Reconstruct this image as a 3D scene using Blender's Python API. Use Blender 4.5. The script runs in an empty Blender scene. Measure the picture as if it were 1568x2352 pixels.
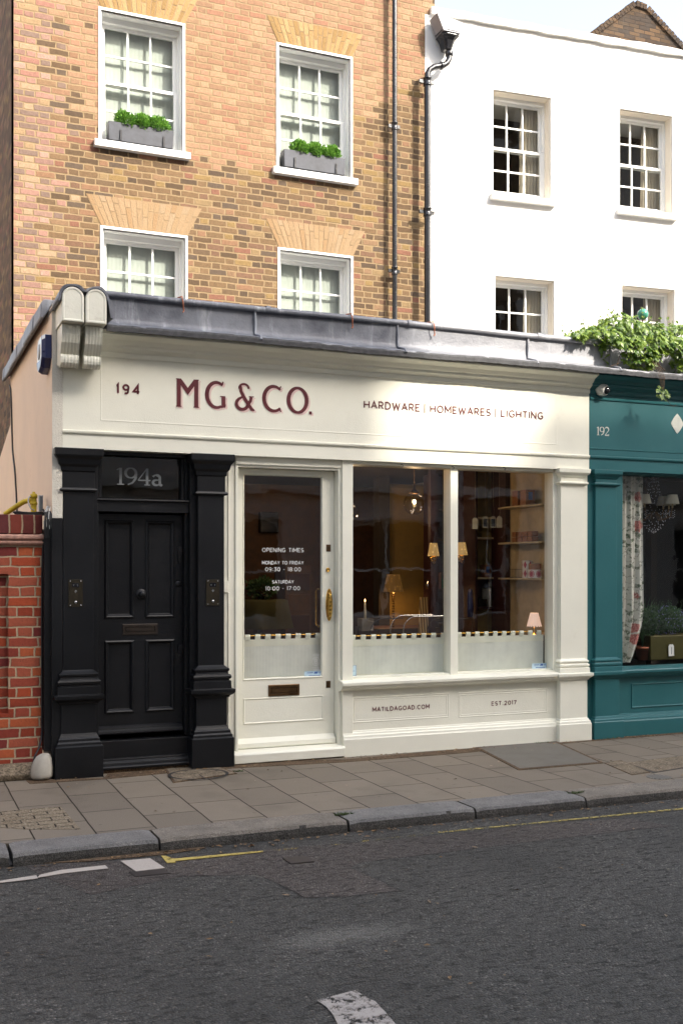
import bpy, math, random
from math import sin, cos, tan, atan, radians, pi, sqrt, floor
from mathutils import Vector, Matrix
sc = bpy.context.scene
random.seed(7)

# ------------------------------------------------------------------ camera, sky, sun, exposure
CAM = (0.0, -8.95, 1.70); TH = radians(22.7); FPX = 2466.0
cam_d = bpy.data.cameras.new('camera'); cam = bpy.data.objects.new('camera', cam_d)
sc.collection.objects.link(cam); sc.camera = cam
cam.location = CAM; cam.rotation_euler = (pi/2, 0, -TH)
cam_d.sensor_fit = 'VERTICAL'; cam_d.sensor_height = 36; cam_d.sensor_width = 24
cam_d.lens = FPX/2352*36; cam_d.shift_y = (1308-1176)/2352.0*1.0
cam_d.clip_start = 0.05; cam_d.clip_end = 800

SUN_A = 0.62      # tan of the horizontal angle of the sun to the right of the street's normal
SUN_B = 0.86      # tan of the sun's height in the plane across the street
s = Vector((SUN_A, -1, SUN_B)).normalized()
SUN_ELEV = math.asin(s.z); SUN_AZ = math.atan2(s.x, s.y)
w = bpy.data.worlds.new('World'); sc.world = w; w.use_nodes = True
wt = w.node_tree; wt.nodes.clear()
so = wt.nodes.new('ShaderNodeOutputWorld'); sb = wt.nodes.new('ShaderNodeBackground')
sk = wt.nodes.new('ShaderNodeTexSky'); sk.sky_type = 'NISHITA'; sk.sun_disc = False
sk.sun_elevation = SUN_ELEV; sk.sun_rotation = SUN_AZ; sk.air_density = 1.0; sk.dust_density = 4.0; sk.ozone_density = 1.0
sb.inputs[1].default_value = 0.15
hs = wt.nodes.new('ShaderNodeHueSaturation'); hs.inputs['Saturation'].default_value = .62; hs.inputs['Value'].default_value = .96   # a thin white veil of cloud over the blue
tc = wt.nodes.new('ShaderNodeTexCoord'); cn = wt.nodes.new('ShaderNodeTexNoise'); cn.inputs['Scale'].default_value = 3.0; cn.inputs['Detail'].default_value = 6
cm = wt.nodes.new('ShaderNodeMapRange'); cm.inputs[1].default_value = .3; cm.inputs[2].default_value = .6; cm.inputs[3].default_value = .8; cm.inputs[4].default_value = .95
cx_ = wt.nodes.new('ShaderNodeMix'); cx_.data_type = 'RGBA'
wt.links.new(tc.outputs['Generated'], cn.inputs['Vector']); wt.links.new(cn.outputs[0], cm.inputs[0]); wt.links.new(cm.outputs[0], cx_.inputs[0])
wt.links.new(sk.outputs[0], hs.inputs['Color']); wt.links.new(sk.outputs[0], cx_.inputs[6]); wt.links.new(hs.outputs[0], cx_.inputs[7]); wt.links.new(cx_.outputs[2], sb.inputs[0]); wt.links.new(sb.outputs[0], so.inputs[0])
sl = bpy.data.lights.new('sun', 'SUN'); sun = bpy.data.objects.new('sun', sl); sc.collection.objects.link(sun)
sl.energy = 2.0; sl.angle = radians(1.4); sl.color = (1.0, .93, .82)
sun.rotation_euler = s.to_track_quat('Z', 'Y').to_euler(); sun.location = (10, -20, 30)
sc.view_settings.view_transform = 'Standard'; sc.view_settings.look = 'None'
sc.view_settings.exposure = 1.97; sc.view_settings.gamma = 1.0
sc.render.engine = 'CYCLES'
sc.cycles.max_bounces = 8; sc.cycles.diffuse_bounces = 4; sc.cycles.glossy_bounces = 4
sc.cycles.transmission_bounces = 6; sc.cycles.transparent_max_bounces = 24
sc.cycles.use_denoising = True; sc.cycles.caustics_reflective = False; sc.cycles.caustics_refractive = False
sc.cycles.sample_clamp_indirect = 6

# ------------------------------------------------------------------ measuring helpers (a sight line met with a real plane)
def PX(u, Y): return (Y-CAM[1])*tan(TH+atan((u-784)/FPX))
def PZ(u, v, Y):
    d = PX(u, Y)*sin(TH)+(Y-CAM[1])*cos(TH); return CAM[2]-(v-1308)*d/FPX
def P(u, v, Y): return Vector((PX(u, Y), Y, PZ(u, v, Y)))
def G(u, v, z=0.0):
    d = (CAM[2]-z)*FPX/(v-1308); r = (u-784)/FPX*d
    return Vector((d*sin(TH)+r*cos(TH), d*cos(TH)-r*sin(TH)+CAM[1], z))

# ------------------------------------------------------------------ mesh helpers
class MB:
    def __init__(s): s.v = []; s.f = []; s.m = []; s.sm = []; s.mi = 0; s.smooth = False
    def add(s, vs, fs):
        b = len(s.v); s.v += [tuple(x) for x in vs]
        for f in fs: s.f.append(tuple(i+b for i in f)); s.m.append(s.mi); s.sm.append(s.smooth)
        return s
    def box(s, x0, x1, y0, y1, z0, z1):
        if x0 > x1: x0, x1 = x1, x0
        if y0 > y1: y0, y1 = y1, y0
        if z0 > z1: z0, z1 = z1, z0
        return s.add([(x0,y0,z0),(x1,y0,z0),(x1,y1,z0),(x0,y1,z0),(x0,y0,z1),(x1,y0,z1),(x1,y1,z1),(x0,y1,z1)],
            [(0,3,2,1),(4,5,6,7),(0,1,5,4),(1,2,6,5),(2,3,7,6),(3,0,4,7)])
    def poly(s, pts): return s.add(pts, [tuple(range(len(pts)))])
    def slab(s, pts, z0, z1):
        n = len(pts); vs = [(p[0],p[1],z0) for p in pts]+[(p[0],p[1],z1) for p in pts]
        return s.add(vs, [tuple(range(n, 2*n)), tuple(range(n-1,-1,-1))]+[(i,(i+1)%n,n+(i+1)%n,n+i) for i in range(n)])
    def loft(s, loops, close=True, capa=True, capb=True, ring=False):
        b = len(s.v); n = len(loops[0])
        vs = [p for l in loops for p in l]; fs = []
        L = len(loops)
        for j in range(L if ring else L-1):
            j2 = (j+1) % L
            for i in range(n if close else n-1):
                i2 = (i+1) % n
                fs.append((j*n+i, j*n+i2, j2*n+i2, j2*n+i))
        if capa and not ring: fs.append(tuple(range(n-1,-1,-1)))
        if capb and not ring: fs.append(tuple((L-1)*n+i for i in range(n)))
        return s.add(vs, fs)
    def stack(s, x0, x1, yf, yb, prof):      # rectangular footprint, its front and sides stepping out by off at each z
        return s.loft([[(x0-o,yf-o,z),(x1+o,yf-o,z),(x1+o,yb,z),(x0-o,yb,z)] for z,o in prof])
    def mould(s, x0, x1, prof):              # profile of (y,z) swept along x
        return s.loft([[(x0,y,z) for y,z in prof],[(x1,y,z) for y,z in prof]])
    def ring(s, x0, x1, z0, z1, prof, cap=True):   # concentric rectangles (inset, y) in the xz plane
        return s.loft([[(x0+i,y,z0+i),(x1-i,y,z0+i),(x1-i,y,z1-i),(x0+i,y,z1-i)] for i,y in prof], capa=False, capb=cap)
    def tube(s, pts, r, n=8, cap=True):
        pts = [Vector(p) for p in pts]; loops = []; rs = r if isinstance(r, (list,tuple)) else [r]*len(pts)
        up = None
        for i, p in enumerate(pts):
            t = (pts[min(i+1,len(pts)-1)]-pts[max(i-1,0)]).normalized()
            if up is None:
                up = Vector((0,0,1)) if abs(t.z) < .9 else Vector((1,0,0))
            a = t.cross(up)
            if a.length < 1e-4: a = t.cross(Vector((0,1,0)))
            a.normalize(); b = t.cross(a).normalized(); up = a.cross(t)
            loops.append([p+a*cos(2*pi*k/n)*rs[i]+b*sin(2*pi*k/n)*rs[i] for k in range(n)])
        sm = s.smooth; s.smooth = True
        s.loft(loops, capa=False, capb=False); s.smooth = sm
        if cap: s.add(loops[0], [tuple(range(n))]); s.add(loops[-1], [tuple(range(n-1,-1,-1))])
        return s
    def lathe(s, c, prof, n=24, axis='z', smooth=True):
        c = Vector(c); loops = []
        for r, h in prof:
            l = []
            for k in range(n):
                a = 2*pi*k/n
                if axis == 'z': l.append(c+Vector((r*cos(a), r*sin(a), h)))
                elif axis == 'y': l.append(c+Vector((r*cos(a), h, r*sin(a))))
                else: l.append(c+Vector((h, r*cos(a), r*sin(a))))
            loops.append(l)
        sm = s.smooth; s.smooth = smooth; s.loft(loops); s.smooth = sm
        return s
    def sphere(s, c, r, n=20, m=12, sz=1.0):
        return s.lathe(c, [(max(1e-4, r*sin(pi*j/m)), -r*sz*cos(pi*j/m)) for j in range(m+1)], n)
    def build(s, name, mat, parent=None, bevel=0, kind=None, flip=False, local=False):
        me = bpy.data.meshes.new(name)
        off = Vector((0,0,0))
        if parent is not None and not local:
            off = WORLD_LOC.get(parent.name, Vector((0,0,0)))
        me.from_pydata([(x-off.x, y-off.y, z-off.z) for x,y,z in s.v], [], s.f)
        mats = mat if isinstance(mat, (list,tuple)) else [mat]
        for mm in mats: me.materials.append(mm)
        for p, i, sm in zip(me.polygons, s.m, s.sm): p.material_index = i; p.use_smooth = sm
        me.update()
        o = bpy.data.objects.new(name, me); sc.collection.objects.link(o)
        if parent is not None: o.parent = parent; WORLD_LOC[o.name] = off
        else: WORLD_LOC[o.name] = Vector((0,0,0))
        if bevel:
            b = o.modifiers.new('bevel','BEVEL'); b.width = bevel; b.segments = 2; b.limit_method = 'ANGLE'; b.angle_limit = radians(40)
        if kind: o['kind'] = kind
        return o
WORLD_LOC = {}
def recalc(o):
    import bmesh
    bm = bmesh.new(); bm.from_mesh(o.data); bmesh.ops.recalc_face_normals(bm, faces=bm.faces); bm.to_mesh(o.data); bm.free(); return o
def tag(o, label, cat, group=None):
    o['label'] = label; o['category'] = cat
    if group: o['group'] = group
    return o
def thing(name, label, cat, loc=(0,0,0), rotz=0, group=None):
    o = bpy.data.objects.new(name, None); sc.collection.objects.link(o); o.location = loc; o.rotation_euler = (0,0,rotz)
    o.empty_display_size = .1
    WORLD_LOC[o.name] = Vector(loc); return tag(o, label, cat, group)
def dup(o, parent=None, delta=None):
    c = o.copy(); sc.collection.objects.link(c); c.parent = parent
    if delta is not None: c.location = o.location+Vector(delta)
    WORLD_LOC[c.name] = WORLD_LOC.get(o.name, Vector((0,0,0)))+Vector(delta or (0,0,0))
    for ch in list(o.children): dup(ch, c)
    return c
def wall_holes(x0, x1, z0, z1, y0, y1, holes):    # a wall sheet y0 (front) .. y1 (back) with rectangular openings
    mb = MB(); xs = sorted({x0,x1}|{h[0] for h in holes}|{h[1] for h in holes}); zs = sorted({z0,z1}|{h[2] for h in holes}|{h[3] for h in holes})
    inh = lambda x,z: any(h[0]<x<h[1] and h[2]<z<h[3] for h in holes)
    for i in range(len(xs)-1):
        for j in range(len(zs)-1):
            a,b,c,d = xs[i],xs[i+1],zs[j],zs[j+1]
            if not inh((a+b)/2,(c+d)/2):
                mb.poly([(a,y0,c),(b,y0,c),(b,y0,d),(a,y0,d)]); mb.poly([(a,y1,d),(b,y1,d),(b,y1,c),(a,y1,c)])
    for a,b,c,d in [(x0,x1,z0,z1)]:
        mb.poly([(a,y1,c),(a,y0,c),(a,y0,d),(a,y1,d)]); mb.poly([(b,y0,c),(b,y1,c),(b,y1,d),(b,y0,d)])
        mb.poly([(a,y0,d),(b,y0,d),(b,y1,d),(a,y1,d)]); mb.poly([(a,y1,c),(b,y1,c),(b,y0,c),(a,y0,c)])
    for a,b,c,d in holes:
        mb.poly([(a,y0,c),(a,y1,c),(a,y1,d),(a,y0,d)]); mb.poly([(b,y1,c),(b,y0,c),(b,y0,d),(b,y1,d)])
        mb.poly([(a,y1,d),(b,y1,d),(b,y0,d),(a,y0,d)]); mb.poly([(a,y0,c),(b,y0,c),(b,y1,c),(a,y1,c)])
    return mb

# ------------------------------------------------------------------ materials
class NT:
    def __init__(s, name):
        s.mat = bpy.data.materials.new(name); s.mat.use_nodes = True; s.t = s.mat.node_tree; s.t.nodes.clear()
        s.out = s.t.nodes.new('ShaderNodeOutputMaterial')
    def n(s, typ, **kw):
        nd = s.t.nodes.new('ShaderNode'+typ)
        for k, v in kw.items(): setattr(nd, k, v)
        return nd
    def put(s, inp, v):
        if hasattr(v, 'is_linked') or isinstance(v, bpy.types.NodeSocket): s.t.links.new(v, inp)
        elif v is not None:
            if isinstance(v, (tuple,list)) and len(v) == 3 and inp.type == 'RGBA': v = (*v, 1)
            inp.default_value = v
    def m(s, op, a, b=None, c=None, clamp=False):
        nd = s.n('Math', operation=op, use_clamp=clamp); s.put(nd.inputs[0], a)
        if b is not None: s.put(nd.inputs[1], b)
        if c is not None: s.put(nd.inputs[2], c)
        return nd.outputs[0]
    def mix(s, f, a, b, mode='MIX'):
        nd = s.n('Mix', data_type='RGBA', blend_type=mode); s.put(nd.inputs[0], f); s.put(nd.inputs[6], a); s.put(nd.inputs[7], b); return nd.outputs[2]
    def noise(s, scale, detail=4, rough=.5, vec=None, out=0, dist=0):
        nd = s.n('TexNoise'); nd.inputs['Scale'].default_value = scale; nd.inputs['Detail'].default_value = detail
        nd.inputs['Roughness'].default_value = rough; nd.inputs['Distortion'].default_value = dist
        s.put(nd.inputs['Vector'], vec if vec is not None else s.pos()); return nd.outputs[out]
    def pos(s):
        if not hasattr(s, '_p'): s._p = s.n('NewGeometry').outputs['Position']
        return s._p
    def sep(s, v=None):
        nd = s.n('SeparateXYZ'); s.put(nd.inputs[0], v if v is not None else s.pos()); return nd.outputs
    def comb(s, x=0, y=0, z=0):
        nd = s.n('CombineXYZ'); s.put(nd.inputs[0], x); s.put(nd.inputs[1], y); s.put(nd.inputs[2], z); return nd.outputs[0]
    def ramp(s, f, stops, interp='LINEAR'):
        nd = s.n('ValToRGB'); cr = nd.color_ramp; cr.interpolation = interp
        while len(cr.elements) < len(stops): cr.elements.new(.5)
        for e, (p, c) in zip(cr.elements, stops): e.position = p; e.color = (*c, 1) if len(c) == 3 else c
        s.put(nd.inputs[0], f); return nd.outputs[0]
    def sstep(s, x, a, b):
        nd = s.n('MapRange', interpolation_type='SMOOTHSTEP'); s.put(nd.inputs[0], x); nd.inputs[1].default_value = a; nd.inputs[2].default_value = b; return nd.outputs[0]
    def lin(s, x, a, b, c=0., d=1.):
        nd = s.n('MapRange'); s.put(nd.inputs[0], x)
        for i, vv in enumerate((a,b,c,d)): nd.inputs[i+1].default_value = vv
        return nd.outputs[0]
    def bump(s, h, dist=.01, strength=1.0, normal=None):
        nd = s.n('Bump'); nd.inputs['Distance'].default_value = dist; nd.inputs['Strength'].default_value = strength
        s.put(nd.inputs['Height'], h)
        if normal is not None: s.put(nd.inputs['Normal'], normal)
        return nd.outputs[0]
    def bsdf(s, col, rough=.5, normal=None, metal=0, spec=.5, **kw):
        nd = s.n('BsdfPrincipled'); s.put(nd.inputs['Base Color'], col); s.put(nd.inputs['Roughness'], rough); s.put(nd.inputs['Metallic'], metal)
        s.put(nd.inputs['Specular IOR Level'], spec)
        if normal is not None: s.put(nd.inputs['Normal'], normal)
        for k, v in kw.items(): s.put(nd.inputs[k], v)
        s.t.links.new(nd.outputs[0], s.out.inputs[0]); s.node = nd; return nd
def mixc(a, f): return tuple(x*f for x in a)
def paint(name, col, rough=.45, var=.06, bump=.0012, dirt=None, scale=30, spec=.4, dirtamt=.25, coat=0):
    t = NT(name)
    n1 = t.noise(1.7, 5, .6); n2 = t.noise(scale*3, 3, .6)
    c = t.mix(t.lin(n1, .3, .7), mixc(col, 1-var), mixc(col, 1+var*.5))
    if dirt:
        d = t.sstep(t.noise(7, 8, .72), .56, .8)
        c = t.mix(t.m('MULTIPLY', d, dirtamt), c, dirt)
    nb = t.bump(t.m('ADD', n2, t.m('MULTIPLY', t.noise(6, 3), 1.5)), bump)
    t.bsdf(c, t.lin(n1, .3, .7, rough-.06, rough+.08), nb, spec=spec, **({'Coat Weight': coat} if coat else {}))
    return t.mat
def plain(name, col, rough=.5, metal=0, spec=.5, var=.12, scale=12, **kw):
    t = NT(name); n = t.noise(scale, 4, .6)
    t.bsdf(t.mix(t.lin(n, .3, .7), mixc(col, 1-var), mixc(col, 1+var)), t.lin(n, .3, .7, max(.02, rough-.05), rough+.07), t.bump(t.noise(scale*6, 2), .0006), metal, spec, **kw)
    return t.mat
def emit(name, col, e, base=None):
    t = NT(name); t.bsdf(base or col, .6, **{'Emission Color': col, 'Emission Strength': e}); return t.mat
def glass_mat(name, tint=(.93,.96,.94), boost=1.9, wav=.0):
    t = NT(name); lw = t.n('LayerWeight'); lw.inputs[0].default_value = .5
    f = t.m('MULTIPLY', t.m('ADD', t.m('MULTIPLY', t.m('POWER', lw.outputs['Facing'], 5.0), .96), .04), boost, clamp=True)
    tr = t.n('BsdfTransparent'); t.put(tr.inputs[0], tint)
    gl = t.n('BsdfGlossy'); gl.inputs['Roughness'].default_value = .0
    if wav: t.put(gl.inputs['Normal'], t.bump(t.noise(3.5, 2, .4), wav))
    mx = t.n('MixShader'); t.put(mx.inputs[0], f); t.t.links.new(tr.outputs[0], mx.inputs[1]); t.t.links.new(gl.outputs[0], mx.inputs[2])
    t.t.links.new(mx.outputs[0], t.out.inputs[0]); return t.mat

def brick_mat(name, palA, mortar, course=.075, L=.34, sp=.66, mort=.009, flemish=True, axis='x', palB=None, palC=None, masks=None, bumpd=.006, wob=.006, soot=0.0, z0=0.0, jitter=.3, mott=.6):
    t = NT(name); p = t.sep(); ax = p[0] if axis == 'x' else p[1]
    nz = t.n('TexNoise'); nz.inputs['Scale'].default_value = 9; nz.inputs['Detail'].default_value = 3; t.put(nz.inputs['Vector'], t.pos())
    nc = t.n('SeparateColor'); t.put(nc.inputs[0], nz.outputs['Color'])
    x = t.m('ADD', ax, t.m('MULTIPLY', t.m('SUBTRACT', nc.outputs[0], .5), wob*4)); z = t.m('ADD', t.m('SUBTRACT', p[2], z0), t.m('MULTIPLY', t.m('SUBTRACT', nc.outputs[1], .5), wob*3))
    r = t.m('DIVIDE', z, course); row = t.m('FLOOR', r); fz = t.m('SUBTRACT', r, row)
    odd = t.m('FLOORED_MODULO', row, 2.0)
    wr = t.n('TexWhiteNoise', noise_dimensions='1D'); t.put(wr.inputs['W'], row)
    xs = t.m('ADD', t.m('ADD', t.m('DIVIDE', x, L), t.m('MULTIPLY', odd, .5 if flemish else 0.5)), t.m('MULTIPLY', wr.outputs[0], .12))
    cell = t.m('FLOOR', xs); fx = t.m('SUBTRACT', xs, cell)
    if flemish:
        isS = t.m('LESS_THAN', fx, sp)
        bx = t.m('ADD', t.m('MULTIPLY', isS, t.m('DIVIDE', fx, sp)), t.m('MULTIPLY', t.m('SUBTRACT', 1.0, isS), t.m('DIVIDE', t.m('SUBTRACT', fx, sp), 1-sp)))
        bw = t.m('ADD', t.m('MULTIPLY', isS, sp*L), t.m('MULTIPLY', t.m('SUBTRACT', 1.0, isS), (1-sp)*L))
    else: isS = 1.0; bx = fx; bw = L
    dx = t.m('MULTIPLY', t.m('MINIMUM', bx, t.m('SUBTRACT', 1.0, bx)), bw)
    dz = t.m('MULTIPLY', t.m('MINIMUM', fz, t.m('SUBTRACT', 1.0, fz)), course)
    d = t.m('MINIMUM', dx, dz)
    d = t.m('ADD', d, t.m('MULTIPLY', t.m('SUBTRACT', t.noise(60, 3, .6), .5), .006))
    mask = t.sstep(d, mort/2-.0015, mort/2+.003)
    idv = t.comb(t.m('ADD', t.m('MULTIPLY', cell, 2.0), isS), row, 3.7)
    wn = t.n('TexWhiteNoise', noise_dimensions='3D'); t.put(wn.inputs['Vector'], idv)
    wc = t.n('SeparateColor'); t.put(wc.inputs[0], wn.outputs['Color'])
    col = t.ramp(wn.outputs['Value'], palA, 'CONSTANT')
    if palB:
        xb = t.m('ADD', t.m('MULTIPLY', t.m('SUBTRACT', t.m('ADD', cell, t.m('MULTIPLY', wc.outputs[1], 1.2)), t.m('MULTIPLY', odd, .5)), L), 0)
        zb = t.m('ADD', t.m('MULTIPLY', row, course), t.m('MULTIPLY', wc.outputs[2], .16))
        mB, mC = masks(t, xb, zb)
        col = t.mix(mB, col, t.ramp(wn.outputs['Value'], palB, 'CONSTANT'))
        col = t.mix(mC, col, t.ramp(wn.outputs['Value'], palC, 'CONSTANT'))
    jit = t.m('ADD', 1-jitter/2, t.m('MULTIPLY', wc.outputs[0], jitter))
    mot = t.noise(38, 6, .7); mot2 = t.noise(140, 3, .6)
    f = t.m('MULTIPLY', jit, t.m('ADD', .85-mott*.5, t.m('ADD', t.m('MULTIPLY', mot, mott), t.m('MULTIPLY', mot2, .3))))
    cc = t.n('VectorMath', operation='SCALE'); t.put(cc.inputs[0], col); t.put(cc.inputs['Scale'], f)
    pit = t.m('GREATER_THAN', t.noise(75, 2, .5), .71)
    colb = t.mix(t.m('MULTIPLY', pit, .6), cc.outputs[0], (.05,.035,.03))
    mn = t.mix(t.noise(25, 4, .6), mixc(mortar, .72), mixc(mortar, 1.2))
    col2 = t.mix(mask, mn, colb)
    if soot:
        col2 = t.mix(t.m('MULTIPLY', t.sstep(t.noise(1.3, 5, .65), .42, .7), soot), col2, (.07,.06,.05))
    h = t.m('ADD', mask, t.m('MULTIPLY', t.m('ADD', mot, mot2), .35))
    t.bsdf(col2, .88, t.bump(h, bumpd), spec=.2)
    return t.mat

CREAM = (.82,.805,.685)
M = {}
M['cream'] = paint('cream paint', CREAM, .42, .05, .0010, dirt=(.42,.36,.27), dirtamt=.22)
M['cream_aged'] = paint('cream aged paint', mixc(CREAM,.92), .5, .08, .0014, dirt=(.35,.3,.22), dirtamt=.5, scale=14)
M['render'] = paint('rough masonry paint', (.80,.64,.50), .8, .06, .003, dirt=(.4,.3,.22), dirtamt=.3, scale=60, spec=.2)
M['pebble'] = paint('cream pebbledash', (.72,.68,.58), .8, .08, .008, dirt=(.4,.35,.28), dirtamt=.3, scale=40, spec=.2)
M['black'] = paint('black gloss paint', (.0065,.007,.0085), .36, .3, .0012, dirt=(.04,.04,.04), dirtamt=.3, spec=.35)
M['teal'] = paint('teal paint', (.020,.115,.125), .42, .08, .0010, dirt=(.03,.08,.085), dirtamt=.4)
M['whitewall'] = paint('white masonry paint', (.84,.82,.77), .7, .03, .0015, dirt=(.6,.52,.42), dirtamt=.12, spec=.2)
M['whitewood'] = paint('white window paint', (.82,.82,.79), .4, .03, .0006, dirt=(.5,.47,.4), dirtamt=.15)
M['reveal'] = paint('stone coloured reveal', (.78,.71,.60), .7, .06, .002, dirt=(.5,.42,.32), dirtamt=.25, spec=.2)
M['burg'] = plain('burgundy sign paint', (.105,.012,.018), .4)
M['pink'] = plain('pale pink sign paint', (.74,.56,.50), .5)
M['divider'] = plain('grey brown sign line', (.28,.19,.16), .5)
M['sage'] = plain('pale sign paint', (.55,.56,.50), .5)
M['letterwhite'] = plain('white vinyl lettering', (.75,.75,.72), .5)
M['etch'] = plain('etched grey lettering', (.22,.235,.24), .6)
M['glass'] = glass_mat('shop glass', (.95,.95,.93), 1.5, .0012)
M['glass_teal'] = glass_mat('teal shop glass', (.97,.97,.96), .8, .0008)
M['glass_door'] = glass_mat('door glass', (.94,.93,.91), 1.2, .0012)
M['glass_sash'] = glass_mat('sash glass', (.93,.95,.93), 1.6, .0012)
M['glass_thin'] = glass_mat('clear globe glass', (.93,.9,.85), 1.3)
M['fan'] = glass_mat('fanlight glass', (.45,.48,.46), 1.0, .001)
M['brass'] = plain('polished brass', (.62,.38,.09), .22, 1)
M['oldbrass'] = plain('aged brass', (.15,.09,.045), .4, 1, var=.3)
M['darkbrass'] = plain('dark bronze plate', (.028,.022,.012), .45, .5, var=.3)
M['iron'] = plain('blackened iron', (.03,.03,.032), .35, .7, var=.4)
M['darkiron'] = plain('browned iron', (.035,.026,.02), .45, .5, var=.3)
M['steel'] = plain('chrome', (.62,.62,.62), .15, 1)
M['pipe'] = paint('black pipe paint', (.012,.012,.014), .25, .3, .001, dirt=(.08,.06,.05), dirtamt=.4, spec=.6)
M['pot'] = plain('lead planter', (.055,.058,.068), .55, .3, var=.35, scale=6)
M['soil'] = plain('soil', (.03,.02,.012), .95)
def leafmat(name, a, b, tr=.3):
    t = NT(name); g = t.n('NewGeometry'); c = t.ramp(g.outputs['Random Per Island'], [(0,a),(.5,tuple((x+y)/2 for x,y in zip(a,b))),(1,b)])
    d = t.n('BsdfPrincipled'); t.put(d.inputs['Base Color'], c); d.inputs['Roughness'].default_value = .4
    tl = t.n('BsdfTranslucent'); t.put(tl.inputs[0], c); mx = t.n('MixShader'); mx.inputs[0].default_value = tr
    t.t.links.new(d.outputs[0], mx.inputs[1]); t.t.links.new(tl.outputs[0], mx.inputs[2]); t.t.links.new(mx.outputs[0], t.out.inputs[0]); return t.mat
M['hebe'] = leafmat('bright green leaves', (.05,.17,.02), (.22,.42,.06))
M['creeper'] = leafmat('creeper leaves', (.045,.115,.012), (.26,.36,.05), .35)
M['darkleaf'] = leafmat('dark leaves', (.02,.06,.02), (.08,.17,.06), .1)
M['moss'] = leafmat('moss', (.03,.05,.012), (.09,.12,.03), .1)
M['stem'] = plain('brown stem', (.12,.07,.035), .8)
M['flowerblue'] = plain('blue petals', (.30,.30,.62), .6)
M['terracotta'] = plain('terracotta', (.35,.12,.06), .8)
def lead_mat():
    t = NT('weathered lead'); p = t.sep()
    st = t.noise(1.0, 5, .65, t.comb(t.m('MULTIPLY', p[0], 9), t.m('MULTIPLY', p[1], 9), t.m('MULTIPLY', p[2], .9)))
    cl = t.noise(2.2, 6, .65)
    c = t.mix(t.lin(cl, .32, .68), (.085,.09,.108), (.20,.21,.235)); right = t.sstep(t.m('ADD', p[0], t.m('MULTIPLY', cl, 1.6)), 4.6, 6.2); c = t.mix(t.m('MULTIPLY', right, .75), c, (.31,.31,.325))
    c = t.mix(t.m('MULTIPLY', t.sstep(st, .54, .74), .75), c, (.42,.44,.46))
    c = t.mix(t.m('MULTIPLY', t.sstep(t.noise(14, 6, .7), .6, .75), .35), c, (.06,.06,.07))
    t.bsdf(c, t.lin(cl, .3, .7, .42, .62), t.bump(t.m('ADD', t.noise(5, 4, .5), t.m('MULTIPLY', t.noise(60,3), .15)), .012), .15, .4); return t.mat
M['lead'] = lead_mat()
M['leadedge'] = plain('dark lead edge', (.055,.055,.058), .7, .1, var=.5, scale=25)

# stock brick palettes
st = lambda lst: [(i/len(lst), c) for i, c in enumerate(lst)]
PA = st([(.27,.185,.095),(.25,.155,.088),(.25,.165,.07),(.24,.135,.078),(.21,.10,.065),(0.115,0.0726,0.0404),(0.0923,0.0606,0.0356),(0.1586,0.1011,0.0531),(0.1037,0.0677,0.0389),(0.0787,0.0539,0.0349),(0.1448,0.0916,0.0491),(0.1219,0.0773,0.0426),(0.1061,0.0701,0.0413),(0.0947,0.0625,0.0384),(0.1354,0.078,0.0483),(0.1129,0.0739,0.0421),(0.0836,0.0596,0.0415),(0.1493,0.0941,0.0503),(0.1264,0.0797,0.0423)])
PB = st([(.31,.16,.10),(0.2636,0.1563,0.0929),(0.2694,0.1624,0.0967),(0.2578,0.1474,0.0889),(0.2642,0.165,0.0966),(0.2725,0.1685,0.101),(0.2529,0.1529,0.0922),(0.2666,0.1567,0.0974),(0.2602,0.1418,0.0882),(0.2645,0.1681,0.1005),(0.2666,0.1594,0.0948)])
PCc = st([(0.2781,0.1631,0.1277),(0.2604,0.1454,0.1125),(0.2902,0.1802,0.1372),(0.1895,0.1276,0.0972),(0.2783,0.1886,0.1051),(0.2719,0.1543,0.1189),(0.2421,0.1221,0.0917),(0.1557,0.1064,0.0837),(0.2844,0.1744,0.1339),(0.2625,0.1829,0.1146)])
def masks(t, x, z):
    # cleaned orange bricks: a block over the middle, stepping down between the windows; mixed pink quoin strip on the left
    def box(x0,x1,z0): return t.m('MULTIPLY', t.m('MULTIPLY', t.m('GREATER_THAN', x, x0), t.m('LESS_THAN', x, x1)), t.m('GREATER_THAN', z, z0))
    a = box(1.85, 2.6, 6.85); b = box(2.2, 4.7, 6.53); c = box(4.2, 5.55, 7.45); d = box(5.0, 6.12, 7.68)
    b2 = box(1.72, 6.6, 7.95)
    u = t.m('MAXIMUM', t.m('MAXIMUM', a, b), t.m('MAXIMUM', t.m('MAXIMUM', c, d), b2))
    cC = t.m('LESS_THAN', x, 1.74)
    return u, cC
M['stock'] = brick_mat('london stock brick', PA, (.275,.195,.108), .0728, .328, .66, .0150, wob=.007, jitter=.4, mott=1.0, palB=PB, palC=PCc, masks=masks)
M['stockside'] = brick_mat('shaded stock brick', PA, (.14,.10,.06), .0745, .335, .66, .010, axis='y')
M['redbrick'] = brick_mat('red garden wall brick', st([(.30,.055,.028),(.24,.045,.03),(.37,.07,.03),(.18,.035,.03),(.31,.08,.045),(.26,.055,.033),(.35,.085,.035)]), (.42,.33,.22), .0818, .36, .66, .012, z0=.005, bumpd=.008)
M['redsold'] = brick_mat('brick on edge coping', st([(.13,.03,.025),(.20,.045,.03),(.11,.03,.03),(.24,.06,.03)]), (.36,.27,.17), .30, .098, flemish=False, mort=.012, z0=1.90)
M['darkbrick'] = brick_mat('shaded sooty brick', st([(.065,.042,.024),(.045,.030,.02),(.085,.052,.028),(.035,.026,.02)]), (.03,.024,.02), .075, .24, flemish=False, soot=.6)  # gable brick: shade is put into the dark palette, plus soot blotches
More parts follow.
